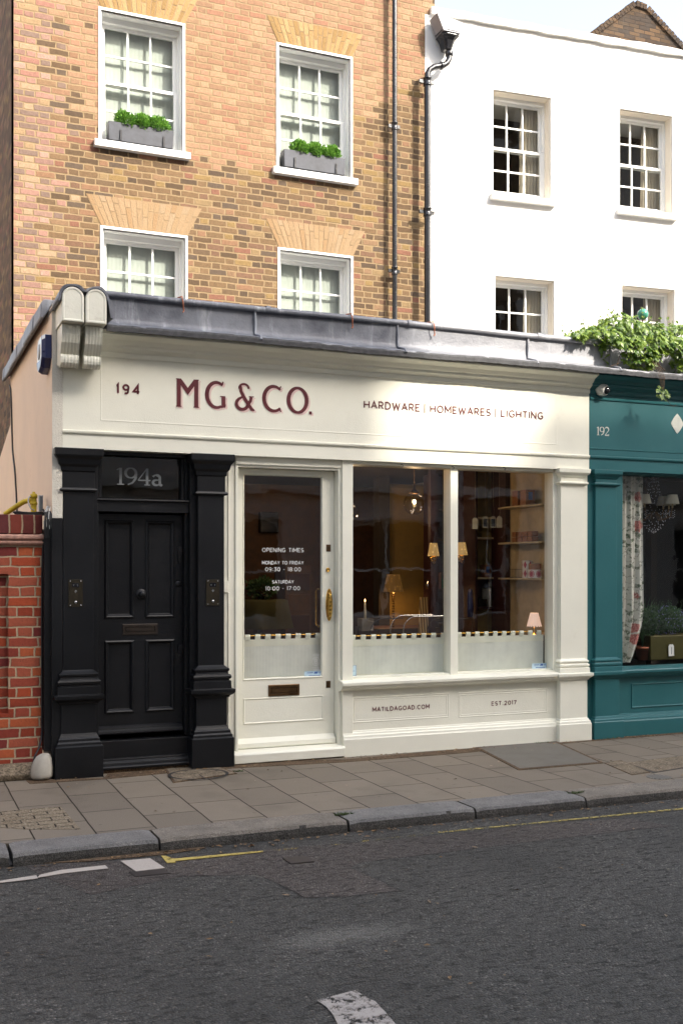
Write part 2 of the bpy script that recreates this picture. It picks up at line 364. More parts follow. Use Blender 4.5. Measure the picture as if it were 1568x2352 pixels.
def arch_mat():
    t = NT('rubbed arch brick'); g = t.n('NewGeometry')
    c = t.ramp(g.outputs['Random Per Island'], st([(.27,.185,.105),(.29,.20,.115),(.295,.20,.115),(.265,.17,.09),(.285,.205,.125),(.28,.19,.105)]), 'CONSTANT')
    mot = t.noise(30, 6, .7)
    c = t.mix(t.m('MULTIPLY', t.sstep(mot, .5, .75), .3), c, (.22,.13,.05))
    t.bsdf(c, .9, t.bump(t.noise(60,4,.7), .004), spec=.2); return t.mat
M['arch'] = arch_mat()
def arch_mat2():
    t = NT('stained arch brick'); g = t.n('NewGeometry')
    c = t.ramp(g.outputs['Random Per Island'], st([(.29,.19,.085),(.33,.22,.105),(.23,.145,.06),(.31,.20,.09),(.26,.165,.07)]), 'CONSTANT')
    c = t.mix(t.m('MULTIPLY', t.sstep(t.noise(30, 6, .7), .48, .7), .45), c, (.25,.15,.06))
    t.bsdf(c, .9, t.bump(t.noise(60,4,.7), .004), spec=.2); return t.mat
M['arch2'] = arch_mat2()
M['mortar'] = plain('mortar', (.27,.19,.11), .9)
# ground
def asphalt(name, base, tint=(0,0,0), seed=0):
    t = NT(name); p = t.sep(); v = t.comb(p[0], p[1], seed)
    ag = t.n('TexVoronoi'); ag.inputs['Scale'].default_value = 95; t.put(ag.inputs['Vector'], v)
    cs = t.n('SeparateColor'); t.put(cs.inputs[0], ag.outputs['Color'])
    n1 = t.noise(1.1, 6, .65, v); n2 = t.noise(22, 5, .75, v); 
    str_ = t.noise(1, 6, .7, t.comb(t.m('MULTIPLY', p[0], 13), t.m('MULTIPLY', p[1], 30), seed))
    c = t.mix(cs.outputs[0], mixc(base, .62), mixc(base, 1.3))
    c = t.mix(t.m('MULTIPLY', t.m('GREATER_THAN', cs.outputs[1], .955), .8), c, (.22,.20,.18))
    hole = t.sstep(str_, .545, .62)
    wear = t.lin(t.noise(1, 3, .5, t.comb(t.m('MULTIPLY', p[0], .35), t.m('MULTIPLY', p[1], 1.5), seed+2)), .35, .65, .25, .85)
    c = t.mix(t.m('MULTIPLY', hole, wear), c, mixc(base, .3))
    dx_ = t.m('DIVIDE', t.m('SUBTRACT', p[0], 2.02), .55); dy_ = t.m('DIVIDE', t.m('SUBTRACT', t.m('ADD', p[1], t.m('MULTIPLY', p[0], -.03)), -4.20), .16)
    spot_ = t.sstep(t.m('ADD', t.m('ADD', t.m('MULTIPLY', dx_, dx_), t.m('MULTIPLY', dy_, dy_)), t.m('MULTIPLY', t.noise(8, 4, .6), .8)), 1.3, .3)
    c = t.mix(t.m('MULTIPLY', spot_, .45), c, mixc(base, 2.6))
    c = t.mix(t.m('MULTIPLY', t.sstep(n2, .55, .75), .5), c, mixc(base, .45))
    c = t.mix(t.lin(n1, .38, .66, 0, .7), c, mixc(base, .6))
    h = t.m('SUBTRACT', t.m('ADD', t.m('MULTIPLY', ag.outputs['Distance'], -1.2), t.m('MULTIPLY', n2, 1.0)), t.m('MULTIPLY', hole, 1.1))
    t.bsdf(c, .8, t.bump(h, .012), spec=.3); return t.mat
M['asphalt'] = asphalt('asphalt', (.087,.083,.074))
M['asphaltpatch'] = asphalt('brown asphalt patch', (.102,.087,.077), seed=5)
def slabs_mat():
    t = NT('paving slabs'); p = t.sep()
    br = t.n('TexBrick'); br.offset = .43; br.squash = 1
    v = t.comb(t.m('ADD', t.m('MULTIPLY', p[1], 1), .12), t.m('ADD', p[0], -.065), 0)
    dist = t.n('VectorMath', operation='ADD'); t.put(dist.inputs[0], v)
    nn = t.n('VectorMath', operation='SCALE'); t.put(nn.inputs[0], t.noise(3, 3, .5, out=1)); nn.inputs['Scale'].default_value = .012
    t.put(dist.inputs[1], nn.outputs[0])
    t.put(br.inputs['Vector'], dist.outputs[0]); br.inputs['Scale'].default_value = 1; br.inputs['Mortar Size'].default_value = .0055; br.inputs['Mortar Smooth'].default_value = .3
    br.inputs['Brick Width'].default_value = .60; br.inputs['Row Height'].default_value = .385; br.inputs['Bias'].default_value = 0
    br.inputs['Color1'].default_value = (.137,.115,.087,1); br.inputs['Color2'].default_value = (.206,.172,.128,1); br.inputs['Mortar'].default_value = (.03,.022,.016,1)
    n1 = t.noise(2.5, 7, .7); n2 = t.noise(110, 3, .7)
    c = t.mix(t.lin(n1, .3, .7, 0, .5), br.outputs['Color'], (.135,.112,.085), 'MIX')
    c = t.mix(t.lin(n2, .35, .7, 0, .3), c, (.30,.26,.22))
    vg = t.n('TexVoronoi'); vg.inputs['Scale'].default_value = 5.5; t.put(vg.inputs['Vector'], t.pos())
    c = t.mix(t.m('MULTIPLY', t.sstep(vg.outputs['Distance'], .085, .06), .45), c, (.07,.058,.046))
    c = t.mix(t.m('MULTIPLY', t.sstep(t.noise(1.1, 5, .6), .52, .68), .35), c, (.09,.075,.058))
    c = t.mix(br.outputs['Fac'], c, (.03,.022,.015))
    t.bsdf(c, .85, t.bump(t.m('SUBTRACT', t.m('MULTIPLY', n2, .25), br.outputs['Fac']), .006), spec=.25); return t.mat
M['slabs'] = slabs_mat()
def granite(name, a, b):
    t = NT(name); n1 = t.noise(160, 4, .8); n2 = t.noise(5, 6, .7); p = t.sep()
    c = t.mix(t.sstep(n1, .42, .62), a, b); c = t.mix(t.lin(n2, .35, .7, 0, .6), c, mixc(a, .6))
    t.bsdf(c, .8, t.bump(t.m('ADD', t.noise(26, 5, .7), t.m('MULTIPLY', n1, .3)), .02), spec=.3); return t.mat
M['granite'] = granite('grey granite', (.15,.145,.14), (.33,.31,.28))
M['graniteface'] = granite('shaded dirty granite face', (.035,.032,.028), (.15,.135,.115))  # kerb fronts: shade painted in as a darker granite, along with dirt
M['granite2'] = granite('warm granite', (.16,.14,.115), (.36,.315,.26))
def grit(name, a, b, sc_=90):
    t = NT(name); vo = t.n('TexVoronoi'); vo.inputs['Scale'].default_value = sc_; t.put(vo.inputs['Vector'], t.pos())
    cs = t.n('SeparateColor'); t.put(cs.inputs[0], vo.outputs['Color'])
    c = t.mix(cs.outputs[0], a, b); c = t.mix(t.lin(t.noise(6,5,.7), .4,.7,0,.6), c, mixc(a,.6))
    t.bsdf(c, .9, t.bump(vo.outputs['Distance'], .004), spec=.2); return t.mat
M['concrete'] = grit('pebbly concrete', (.10,.08,.055), (.30,.24,.17))
M['dirt'] = grit('dirt and leaf litter', (.06,.042,.026), (.19,.125,.075), 120)
M['plantergrey'] = plain('guard stone paint', (.42,.39,.33), .8, var=.2, scale=5)
M['castiron'] = plain('worn cast iron', (.05,.042,.038), .6, .4, var=.3)
def roadpaint(name, col, thr, cov=(.08,.078,.075)):
    t = NT(name); n = t.noise(9, 8, .8); n2 = t.noise(60, 4, .7)
    k = t.sstep(t.m('ADD', n, t.m('MULTIPLY', n2, .25)), thr, thr+.03)
    c = t.mix(k, t.mix(n2, mixc(col,.8), mixc(col,1.1)), cov)
    tr = t.n('BsdfTransparent'); d = t.bsdf(c, .8, t.bump(n2, .003)); return t.mat
M['roadwhite'] = roadpaint('white road paint', (.42,.37,.32), .80)
def wornpaint(name, col, a, b):
    t = NT(name); n = t.noise(14, 8, .85); n2 = t.noise(90, 4, .8)
    k = t.sstep(t.m('ADD', t.m('MULTIPLY', n, .75), t.m('MULTIPLY', n2, .25)), a, b)
    d = t.bsdf(t.mix(n2, mixc(col,.7), mixc(col,1.15)), .8, t.bump(n2, .004)); tr = t.n('BsdfTransparent'); mx = t.n('MixShader')
    t.put(mx.inputs[0], k); t.t.links.new(d.outputs[0], mx.inputs[1]); t.t.links.new(tr.outputs[0], mx.inputs[2]); t.t.links.new(mx.outputs[0], t.out.inputs[0]); return t.mat
M['wornwhite'] = wornpaint('worn white road paint', (.42,.38,.34), .50, .53)
M['yellow'] = wornpaint('worn yellow road paint', (.50,.38,.10), .50, .60)
M['yellowmid'] = wornpaint('half worn yellow road paint', (.45,.36,.12), .46, .54)
M['yellowfaint'] = wornpaint('nearly gone yellow road paint', (.40,.31,.10), .40, .47)
M['wood'] = plain('dark brown panelling', (.070,.030,.010), .6, var=.3)
M['ochre'] = plain('ochre panel', (.27,.18,.05), .8, var=.1)
M['maroon'] = plain('maroon paint', (.030,.006,.007), .5)
M['shelf'] = plain('cream shelf', (.46,.36,.21), .6)
M['darkwall'] = plain('dark wall', (.022,.015,.010), .8)
M['blackvoid'] = plain('dark interior', (.012,.011,.010), .8)
M['floorwood'] = plain('dark floor', (.06,.035,.02), .5)
M['dimroom'] = plain('dim brown room', (.075,.058,.047), .9)
M['book'] = plain('white paper', (.62,.62,.58), .6)
M['cardbox'] = plain('brown patterned box', (.26,.10,.035), .6, var=.3, scale=60)
M['kraftd'] = plain('dull white block', (.17,.15,.13), .7)
M['kraft'] = plain('kraft tag', (.40,.33,.22), .8)
M['navy'] = plain('navy plastic', (.012,.02,.09), .35)
M['blueink'] = plain('blue label', (.05,.12,.35), .5)
M['ltblue'] = plain('pale blue sticker', (.50,.66,.76), .4)
M['plasticw'] = plain('white plastic', (.66,.65,.60), .35)
M['plasticg'] = plain('grey plastic', (.30,.32,.33), .4)
M['yellowpipe'] = plain('yellow pipe', (.55,.40,.02), .5, var=.3)
M['cable'] = plain('black cable', (.008,.008,.009), .45)
M['cablew'] = plain('grey cable', (.45,.44,.42), .5)
M['blackglass'] = plain('smoked dome', (.015,.015,.018), .08)
M['greenball'] = plain('green glazed pottery', (.06,.24,.17), .22, var=.25, scale=5)
M['screen'] = plain('black screen', (.006,.006,.007), .15)
M['candlewax'] = plain('candle wax', (.6,.5,.35), .6)
M['crystal'] = plain('crystal beads', (.75,.75,.8), .05, 0, 1.0)
M['mortarlight'] = plain('stone coping', (.36,.2,.15), .85, var=.3, scale=30)
M['stucco4'] = paint('warm cream stucco', (.80,.66,.52), .8, .05, .002, spec=.2)
M['stucco2'] = paint('stucco opposite', (.68,.60,.55), .8, .1, .002, dirt=(.3,.26,.22), dirtamt=.4)
M['stucco3'] = paint('pale stucco opposite', (.76,.70,.62), .8, .1, .002, dirt=(.3,.26,.22), dirtamt=.4)
M['oppbrick'] = brick_mat('brown brick opposite', PA, (.3,.24,.16), .075, .335)

def cloth_mat(name, col, stripe=0, fold=0, transl=.25):
    t = NT(name); p = t.sep()
    wv = t.m('SINE', t.m('MULTIPLY', p[0], 2*pi/.0135)) if stripe else 0.0
    c = t.mix(t.m('MULTIPLY', t.m('ADD', t.m('MULTIPLY', wv, .5), .5), t.lin(t.noise(14,2),.3,.7,.4,.9)), col, mixc(col, .74)) if stripe else t.mix(t.noise(6,3), mixc(col,.85), col)
    d = t.n('BsdfPrincipled'); t.put(d.inputs['Base Color'], c); d.inputs['Roughness'].default_value = .9; d.inputs['Specular IOR Level'].default_value = .1
    t.put(d.inputs['Normal'], t.bump(t.m('ADD', t.noise(1, 1.5, .4, t.comb(t.m('ADD', t.m('MULTIPLY', p[0], 7), t.m('MULTIPLY', p[2], 2.0)), p[1], t.m('MULTIPLY', p[2], 3.0))), t.m('MULTIPLY', t.noise(200,2), .02)), .007))
    tl = t.n('BsdfTranslucent'); t.put(tl.inputs[0], c); mx = t.n('MixShader'); mx.inputs[0].default_value = transl
    t.t.links.new(d.outputs[0], mx.inputs[1]); t.t.links.new(tl.outputs[0], mx.inputs[2]); t.t.links.new(mx.outputs[0], t.out.inputs[0]); return t.mat
M['cafe'] = cloth_mat('striped linen', (.80,.84,.78), 1, transl=.08)
M['cafehem'] = cloth_mat('linen hem', (.84,.86,.74), transl=.08)
M['blind'] = cloth_mat('pale voile blind', (.45,.48,.44), transl=.1)
M['drape'] = cloth_mat('beige lining', (.62,.54,.42))
M['tablecloth'] = cloth_mat('green tablecloth', (.10,.10,.05))
def floral():
    t = NT('floral chintz'); p = t.sep(); v = t.comb(p[0], 0, p[2])
    def spots(scale, thr, seed):
        vo = t.n('TexVoronoi'); vo.inputs['Scale'].default_value = scale
        nv = t.n('VectorMath', operation='ADD'); t.put(nv.inputs[0], v)
        sc2 = t.n('VectorMath', operation='SCALE'); t.put(sc2.inputs[0], t.noise(22, 3, .6, out=1)); sc2.inputs['Scale'].default_value = .07
        t.put(nv.inputs[1], sc2.outputs[0])
        nv2 = t.n('VectorMath', operation='ADD'); t.put(nv2.inputs[0], nv.outputs[0]); nv2.inputs[1].default_value = (seed,0,seed*.7)
        t.put(vo.inputs['Vector'], nv2.outputs[0]); cs = t.n('SeparateColor'); t.put(cs.inputs[0], vo.outputs['Color'])
        return t.m('MULTIPLY', t.sstep(vo.outputs['Distance'], thr, thr*.8), 1.0), cs.outputs[0], vo.outputs['Distance']
    c = t.mix(t.noise(5,3), (.50,.50,.44), (.62,.62,.56))
    g, r, _ = spots(15, .42, 3.1); c = t.mix(t.m('MULTIPLY', t.m('MULTIPLY', g, t.m('GREATER_THAN', r, .12)), t.lin(t.noise(45,3),.35,.6,.3,1)), c, (.12,.15,.10))
    g, r, _ = spots(5.2, .34, 8.3); fl = t.m('MULTIPLY', g, t.m('GREATER_THAN', r, .45))
    c = t.mix(t.m('MULTIPLY', fl, .9), c, t.mix(t.sstep(t.noise(60,3,.6),.4,.6), (.30,.045,.05), (.50,.22,.18)))
    wv = t.sstep(t.m('ABSOLUTE', t.m('SUBTRACT', t.noise(8,2,.5), .5)), .018, .006); c = t.mix(t.m('MULTIPLY', wv, .6), c, (.12,.12,.08))
    t.bsdf(c, .9, t.bump(t.noise(6,3), .01), spec=.1); return t.mat
M['floral'] = floral()
M['shadewarm'] = emit('lit amber shade', (1,.55,.14), .6, (.5,.35,.15))
M['shadesoft'] = emit('lit dim shade', (1,.45,.10), .33, (.5,.35,.15))
M['shadepink'] = emit('lit pink shade', (1,.66,.50), .17, (.35,.28,.25))
M['shadewhite'] = plain('pleated white shade', (.72,.69,.56), .8)
M['bulb'] = emit('bulb', (1,.7,.35), 5)
M['spot'] = emit('ceiling spot', (1,.75,.45), .8)
M['flame'] = emit('flame', (1,.6,.2), 5)
# materials end

# ------------------------------------------------------------------ lettering built from strokes
def arc(cx, cy, rx, ry, a0, a1, n=14): return [(cx+rx*cos(radians(a0+(a1-a0)*i/n)), cy+ry*sin(radians(a0+(a1-a0)*i/n))) for i in range(n+1)]
FONT = {   # letter: (width, strokes) on a height of 1
 'A': (.72, [[(0,0),(.36,1),(.72,0)],[(.13,.34),(.59,.34)]]),
 'B': (.56, [[(0,0),(0,1),(.3,1)]+arc(.3,.765,.2,.235,90,-90)+[(0,.53)],[(.3,.53)]+arc(.3,.265,.26,.265,90,-90)+[(0,0)]]),
 'C': (.7, [arc(.40,.5,.38,.5,48,312,22)]),
 'D': (.66, [[(0,0),(0,1),(.22,1)]+arc(.22,.5,.44,.5,90,-90,18)+[(0,0)]]),
 'E': (.52, [[(.52,1),(0,1),(0,0),(.52,0)],[(0,.52),(.44,.52)]]),
 'F': (.5, [[(.5,1),(0,1),(0,0)],[(0,.5),(.42,.5)]]),
 'G': (.74, [arc(.40,.5,.38,.5,48,318,22)+[(.70,.22),(.70,.45)],[(.72,.45),(.44,.45)]]),
 'H': (.64, [[(0,0),(0,1)],[(.64,0),(.64,1)],[(0,.5),(.64,.5)]]),
 'I': (.06, [[(.03,0),(.03,1)]]),
 'L': (.5, [[(0,1),(0,0),(.5,0)]]),
 'M': (.78, [[(0,0),(0,1),(.39,.3),(.78,1),(.78,0)]]),
 'N': (.64, [[(0,0),(0,1),(.64,0),(.64,1)]]),
 'O': (.8, [arc(.40,.5,.38,.5,0,360,28)]),
 'P': (.54, [[(0,0),(0,1),(.28,1)]+arc(.28,.73,.26,.27,90,-90)+[(0,.46)]]),
 'R': (.58, [[(0,0),(0,1),(.28,1)]+arc(.28,.73,.26,.27,90,-90)+[(0,.46)],[(.26,.46),(.56,0)]]),
 'S': (.56, [arc(.28,.745,.24,.255,35,270,14)+arc(.28,.25,.26,.25,80,-145,14)]),
 'T': (.6, [[(0,1),(.6,1)],[(.3,1),(.3,0)]]),
 'U': (.62, [[(0,1),(0,.3)]+arc(.31,.3,.31,.3,180,360)+[(.62,1)]]),
 'W': (.98, [[(0,1),(.25,0),(.49,.85),(.73,0),(.98,1)]]),
 'Y': (.68, [[(0,1),(.34,.48),(.68,1)],[(.34,.48),(.34,0)]]),
 '|': (.04, [[(.02,-.22),(.02,1.2)]]), ' ': (.3, []), '.': (.1, [[(.05,0),(.05,.13)]]), ':': (.1, [[(.05,.15),(.05,.27)],[(.05,.68),(.05,.8)]]),
 '-': (.3, [[(0,.45),(.3,.45)]]),
 '0': (.62, [arc(.31,.5,.3,.5,0,360,24)]), '1': (.16, [[(0.02,.86),(.12,1),(.12,0)]]),
 '2': (.58, [arc(.29,.72,.27,.28,165,-20,12)+[(.02,0),(.58,0)]]),
 '3': (.56, [[(.04,1),(.52,1),(.26,.6)]+arc(.28,.3,.27,.3,85,-150,16)]),
 '4': (.62, [[(.46,0),(.46,1),(0,.28),(.62,.28)]]),
 '5': (.56, [[(.5,1),(.1,1),(.06,.56)]+arc(.28,.31,.27,.31,125,-150,16)]),
 '6': (.56, [arc(.28,.29,.27,.29,0,360,20),[(.40,1),(.05,.42)]]),
 '7': (.54, [[(0,1),(.54,1),(.16,0)]]),
 '8': (.56, [arc(.28,.76,.23,.24,0,360,20),arc(.28,.26,.27,.26,0,360,20)]),
 '9': (.58, [arc(.29,.70,.27,.29,0,360,20),[(.55,.62),(.50,.3)]+arc(.27,.27,.24,.27,10,-120,8)]),
}
def ribbon(pts, wd):
    pts = [Vector((a,b)) for a,b in pts]; n = len(pts)
    ws = wd if isinstance(wd, (list,tuple)) else [wd]*n
    closed = (pts[0]-pts[-1]).length < 1e-6 and n > 3
    L = []; R = []
    for i, p in enumerate(pts):
        a = pts[i-1] if i > 0 else (pts[-2] if closed else None); b = pts[i+1] if i < n-1 else (pts[1] if closed else None)
        d1 = (p-a).normalized() if a is not None else (b-p).normalized(); d2 = (b-p).normalized() if b is not None else d1
        n1 = Vector((-d1.y,d1.x)); n2 = Vector((-d2.y,d2.x)); mm = n1+n2
        if mm.length < .3: mm = n1*.3
        mm.normalize(); k = min(1/max(.28, mm.dot(n1)), 3.2)
        L.append(p+mm*ws[i]*.5*k); R.append(p-mm*ws[i]*.5*k)
    return L, R
def put_strokes(mb, strokes, x, z, sx, sz, wd, Y, lift, mirror=False, rel=False):
    for k, stq in enumerate(strokes):
        wds = wd
        if isinstance(stq, tuple): stq, wds = stq
        pts = [(a*sx, b*sz) for a, b in stq]
        L, R = ribbon(pts, wds)
        y = Y-lift*(k+1)
        for i in range(len(pts)-1):
            q = [R[i], R[i+1], L[i+1], L[i]]
            mb.poly([(x+a.x, y, z+a.y) for a in q])
def write(mb, text, x0, x1, z, h, Y, wd, gap=.26, slopefix=0):
    total = sum(FONT[c][0]+gap for c in text)-gap
    sx = (x1-x0)/total; x = x0; k = 0
    for c in text:
        wdt, strokes = FONT[c]
        put_strokes(mb, strokes, x, z, sx, h, wd, Y-.0003*(k%2), .0002); k += 1
        x += (wdt+gap)*sx

# ------------------------------------------------------------------ the setting
g = MB().poly([(-220,-260,-.135),(260,-260,-.135),(260,260,-.135),(-220,260,-.135)]).build('ground', M['dirt'], kind='structure')
ROADZ = -.078
road = MB()
road.poly([(-120,-12.2,ROADZ),(160,-12.2,ROADZ),(160,-2.1,ROADZ),(-120,-2.1,ROADZ)])
road.build('road', M['asphalt'], kind='structure')
# pavement and kerb: straight, then curving back to the left
pav_pts = [(.62,-2.0),(160,-2.0),(160,.6),(-1.6,.6),(-1.6,-1.05),(-.9,-1.38),(-.2,-1.72),(.2,-1.9)]
MB().slab(pav_pts, -.12, 0).build('pavement', M['slabs'], kind='structure')
MB().slab([(-120,-15),(160,-15),(160,-12.2),(-120,-12.2)], -.13, .0).build('pavement', M['slabs'], kind='structure')
MB().slab([(-120,.4),(-1.6,.4),(-1.6,9),(-120,9)], -.13, -.10).build('side_road', M['asphalt'], kind='structure')
def kerb(pf, pb, mat, h0=.006, seed=0):
    # rounded granite stone between two front points and two back points
    (ax,ay),(bx_,by) = pf; (cx,cy),(dx,dy) = pb
    rnd = random.Random(seed); mb = MB(); n = 26; loops = []
    for i in range(n+1):
        t = i/n; fx, fy = ax+(bx_-ax)*t, ay+(by-ay)*t; kx, ky = cx+(dx-cx)*t, cy+(dy-cy)*t
        j = (rnd.random()-.5)*.008; e = .007*(max(0, 1-min(t,1-t)*n/1.5))
        nx, ny = (fx-kx), (fy-ky); ll = sqrt(nx*nx+ny*ny); nx /= ll; ny /= ll
        pr = [(-ll,-.13),(-ll,h0-.002-e),(-.030,h0-e+j*.2),(-.012+j*.5,h0-.006-e+j*.5),(-.001+j,-.020-e),(.006+j,-.05),(.008+j,-.13)]
        loops.append([(fx+nx*a, fy+ny*a, z) for a, z in pr])
    mb.loft(loops)
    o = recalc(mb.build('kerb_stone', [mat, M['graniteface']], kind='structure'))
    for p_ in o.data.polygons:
        if p_.normal.z < .45: p_.material_index = 1  # steep faces take the granite that carries painted shade
    return o
kx = [.66]+[G(u,v,0).x for u,v in ((364,1925),(803,1887),(1092,1857),(1345,1832))]
step_ = 1.35
while kx[-1] < 24: kx.append(kx[-1]+1.2+.3*random.random())
for i in range(len(kx)-1):
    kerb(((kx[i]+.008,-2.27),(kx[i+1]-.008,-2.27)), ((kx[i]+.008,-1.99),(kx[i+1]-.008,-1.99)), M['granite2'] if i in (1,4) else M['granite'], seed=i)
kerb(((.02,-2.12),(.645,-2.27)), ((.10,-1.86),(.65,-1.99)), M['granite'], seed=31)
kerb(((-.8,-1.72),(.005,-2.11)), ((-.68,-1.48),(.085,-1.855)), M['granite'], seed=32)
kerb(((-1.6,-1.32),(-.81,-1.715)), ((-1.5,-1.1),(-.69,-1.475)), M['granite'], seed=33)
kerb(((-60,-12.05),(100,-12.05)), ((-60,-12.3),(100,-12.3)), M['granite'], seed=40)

def gpoly(pts, z): return [G(u,v,z) for u,v in pts]
def sheet(name, pts, z, mat, kind='structure', lbl=None, th=.003):
    p = gpoly(pts, z); p = [(a.x,a.y) for a in p]
    mb = MB().slab(p, z-th, z); o = recalc(mb.build(name, mat))
    if kind: o['kind'] = kind
    return o
sheet('asphalt_patch', [(-40,1998),(60,1990),(110,2018),(210,2055),(300,2036),(420,2012),(590,2008),(640,2030),(700,2062),(800,2058),(918,2046),(862,2018),(803,1993),(830,1980),(1000,1960),(1200,1935),(1400,1912),(1540,1897),(1445,1880),(1300,1888),(1150,1903),(900,1929),(700,1944),(500,1962),(300,1975),(100,1985)], ROADZ+.0018, M['asphaltpatch'], th=.001)
def crackline(name, pts, z, mat, w_=.012):
    g3 = [G(u,v,z) for u,v in pts]; rnd = random.Random(3); mb = MB()
    fine = []
    for a, b in zip(g3[:-1], g3[1:]):
        k = max(2, int((b-a).length/.05))
        for i in range(k): fine.append(a+(b-a)*(i/k)+Vector(((rnd.random()-.5)*.02,(rnd.random()-.5)*.02,0)))
    fine.append(g3[-1]); L, R = ribbon([(p.x,p.y) for p in fine], [w_*(.4+rnd.random()) for _ in fine])
    for i in range(len(fine)-1): mb.poly([(R[i].x,R[i].y,z),(R[i+1].x,R[i+1].y,z),(L[i+1].x,L[i+1].y,z),(L[i].x,L[i].y,z)])
    o = mb.build(name, mat); o['kind'] = 'structure'; return o
M['crack'] = plain('dark crack grit', (.018,.016,.015), .95)  # dark grit colour for road cracks, lid joints and the tag string
crackline('road_crack', [(615,2018),(640,2030),(700,2062),(800,2058),(918,2046),(862,2018),(803,1993)], ROADZ+.0040, M['crack'], .004)
crackline('road_crack', [(1062,1862+60),(1200,1936),(1400,1912),(1535,1897)], ROADZ+.0045, M['crack'], .003)
sheet('painted_line', [(-30,2030),(30,2024),(88,2017),(84,2010),(0,2023),(-30,2026)], ROADZ+.008, M['roadwhite'])
sheet('painted_line', [(88,2015),(150,2005),(249,1994),(242,1987),(140,1998),(92,2009)], ROADZ+.008, M['roadwhite'])
sheet('painted_square', [(277,1977),(345,1971),(379,1993),(313,2001)], ROADZ+.008, M['roadwhite'])
sheet('yellow_line', [(370,1965),(381,1965.5),(400,1972),(520,1961),(604,1953.5),(604,1956),(520,1965),(402,1977),(404,1980.5),(384,1981.5)], ROADZ+.008, M['yellow'])
sheet('yellow_line', [(604,1953.5),(800,1934),(1005,1911),(1006,1913.5),(800,1937),(604,1956)], ROADZ+.008, M['yellowfaint'])
sheet('yellow_line', [(1005,1910.2),(1300,1881.5),(1600,1852),(1600,1855),(1300,1884),(1005,1912.5)], ROADZ+.008, M['yellowmid'])
sheet('painted_arrow', [(727,2296),(770,2286),(815,2274),(838,2288),(862,2300),(890,2330),(925,2372),(785,2372),(765,2330),(750,2312)], ROADZ+.008, M['wornwhite'])
# pieces let into the pavement
def cover_thing(name, label, pts, z, mat, ringm=None, cat='cover', base=None, group=None):
    c = sum((G(u,v,z) for u,v in pts), Vector())/len(pts)
    t = thing(name, label, cat, (c.x,c.y,z), group=group)
    p = [G(u,v,z) for u,v in pts]; pi_ = [c+(q-c)*.93 for q in p]
    po = [(q.x,q.y) for q in p]; pin = [(q.x,q.y) for q in pi_]
    recalc(MB().slab(po, z-.01, z+.001).build('frame', ringm or M['castiron'], t)); recalc(MB().slab(pin, z-.008, z+.0022).build('plate', mat, t))
    return t, c
cover_thing('inspection_cover', 'small rusty square road cover just beyond the end of the yellow line', [(648,1970),(700,1966),(722,1979),(668,1984)], ROADZ+.006, M['castiron'])
cover_thing('inspection_cover', 'dark square road cover partly under the white painted square', [(296,2002),(372,1996),(392,2006),(312,2014)], ROADZ+.004, M['castiron'])
t, c = cover_thing('manhole_cover', 'round pebbly manhole cover in a concrete square by the black doorstep', [(378,1764),(500,1760),(545,1776),(398,1797)], .006, M['concrete'], M['dirt'])
mbm = MB()
cc = G(456,1778,.0095)
for r0, r1 in ((.225,.252),):
    n = 48; mbm.add([(cc.x+r*cos(2*pi*k/n), cc.y+r*.9*sin(2*pi*k/n), .0095) for r in (r0,r1) for k in range(n)], [(k,(k+1)%n,n+(k+1)%n,n+k) for k in range(n)])
for a in (30,150,270):
    dx, dy = cos(radians(a)), sin(radians(a))
    mbm.poly([(cc.x+dx*.02-dy*.005, cc.y+dy*.02+dx*.005, .0098),(cc.x+dx*.235-dy*.005, cc.y+dy*.21+dx*.005, .0098),(cc.x+dx*.235+dy*.005, cc.y+dy*.21-dx*.005, .0098),(cc.x+dx*.02+dy*.005, cc.y+dy*.02-dx*.005, .0098)])
mbm.build('lid_joint', M['crack'], t)
def treadmat():
    t = NT('studded coal plate'); p = t.sep(); 
    a = t.m('SINE', t.m('MULTIPLY', t.m('ADD', p[0], p[1]), 130)); b = t.m('SINE', t.m('MULTIPLY', t.m('SUBTRACT', p[0], p[1]), 130))
    k = t.m('MULTIPLY', a, b); c = t.mix(t.sstep(k, -.1, .3), (.08,.075,.065), (.26,.24,.205))
    c = t.mix(t.lin(t.noise(4,5,.7), .35,.7,0,.5), c, (.10,.08,.06)); t.bsdf(c, .6, t.bump(k, .004), .2); return t.mat
M['tread'] = treadmat()
cover_thing('cellar_plate', 'large studded metal cellar plate in the pavement below the cream window', [(1086,1714),(1268,1699),(1385,1752),(1190,1768)], .005, M['tread'], M['dirt'])
cover_thing('inspection_cover', 'big pebbly concrete inspection cover at the right edge of the pavement', [(1428,1752),(1600,1731),(1640,1752),(1500,1775)], .002, M['concrete'], M['castiron'])
cover_thing('inspection_cover', 'narrow gritty strip cover beside the big concrete one', [(1385,1752),(1425,1746),(1492,1774),(1450,1780)], .002, M['concrete'], M['dirt'])
tt = thing('water_cover', 'small oval bluish metal cover in the pavement near the right kerb', 'cover', tuple(G(1512,1785,0)))
mb = MB(); c = G(1512,1785,0); mb.lathe((c.x,c.y,0), [(.10,-.01),(.10,.003),(.085,.003),(.08,.0015),(.0001,.0015)], 28, smooth=False); mb.build('plate', M['tread'], tt)
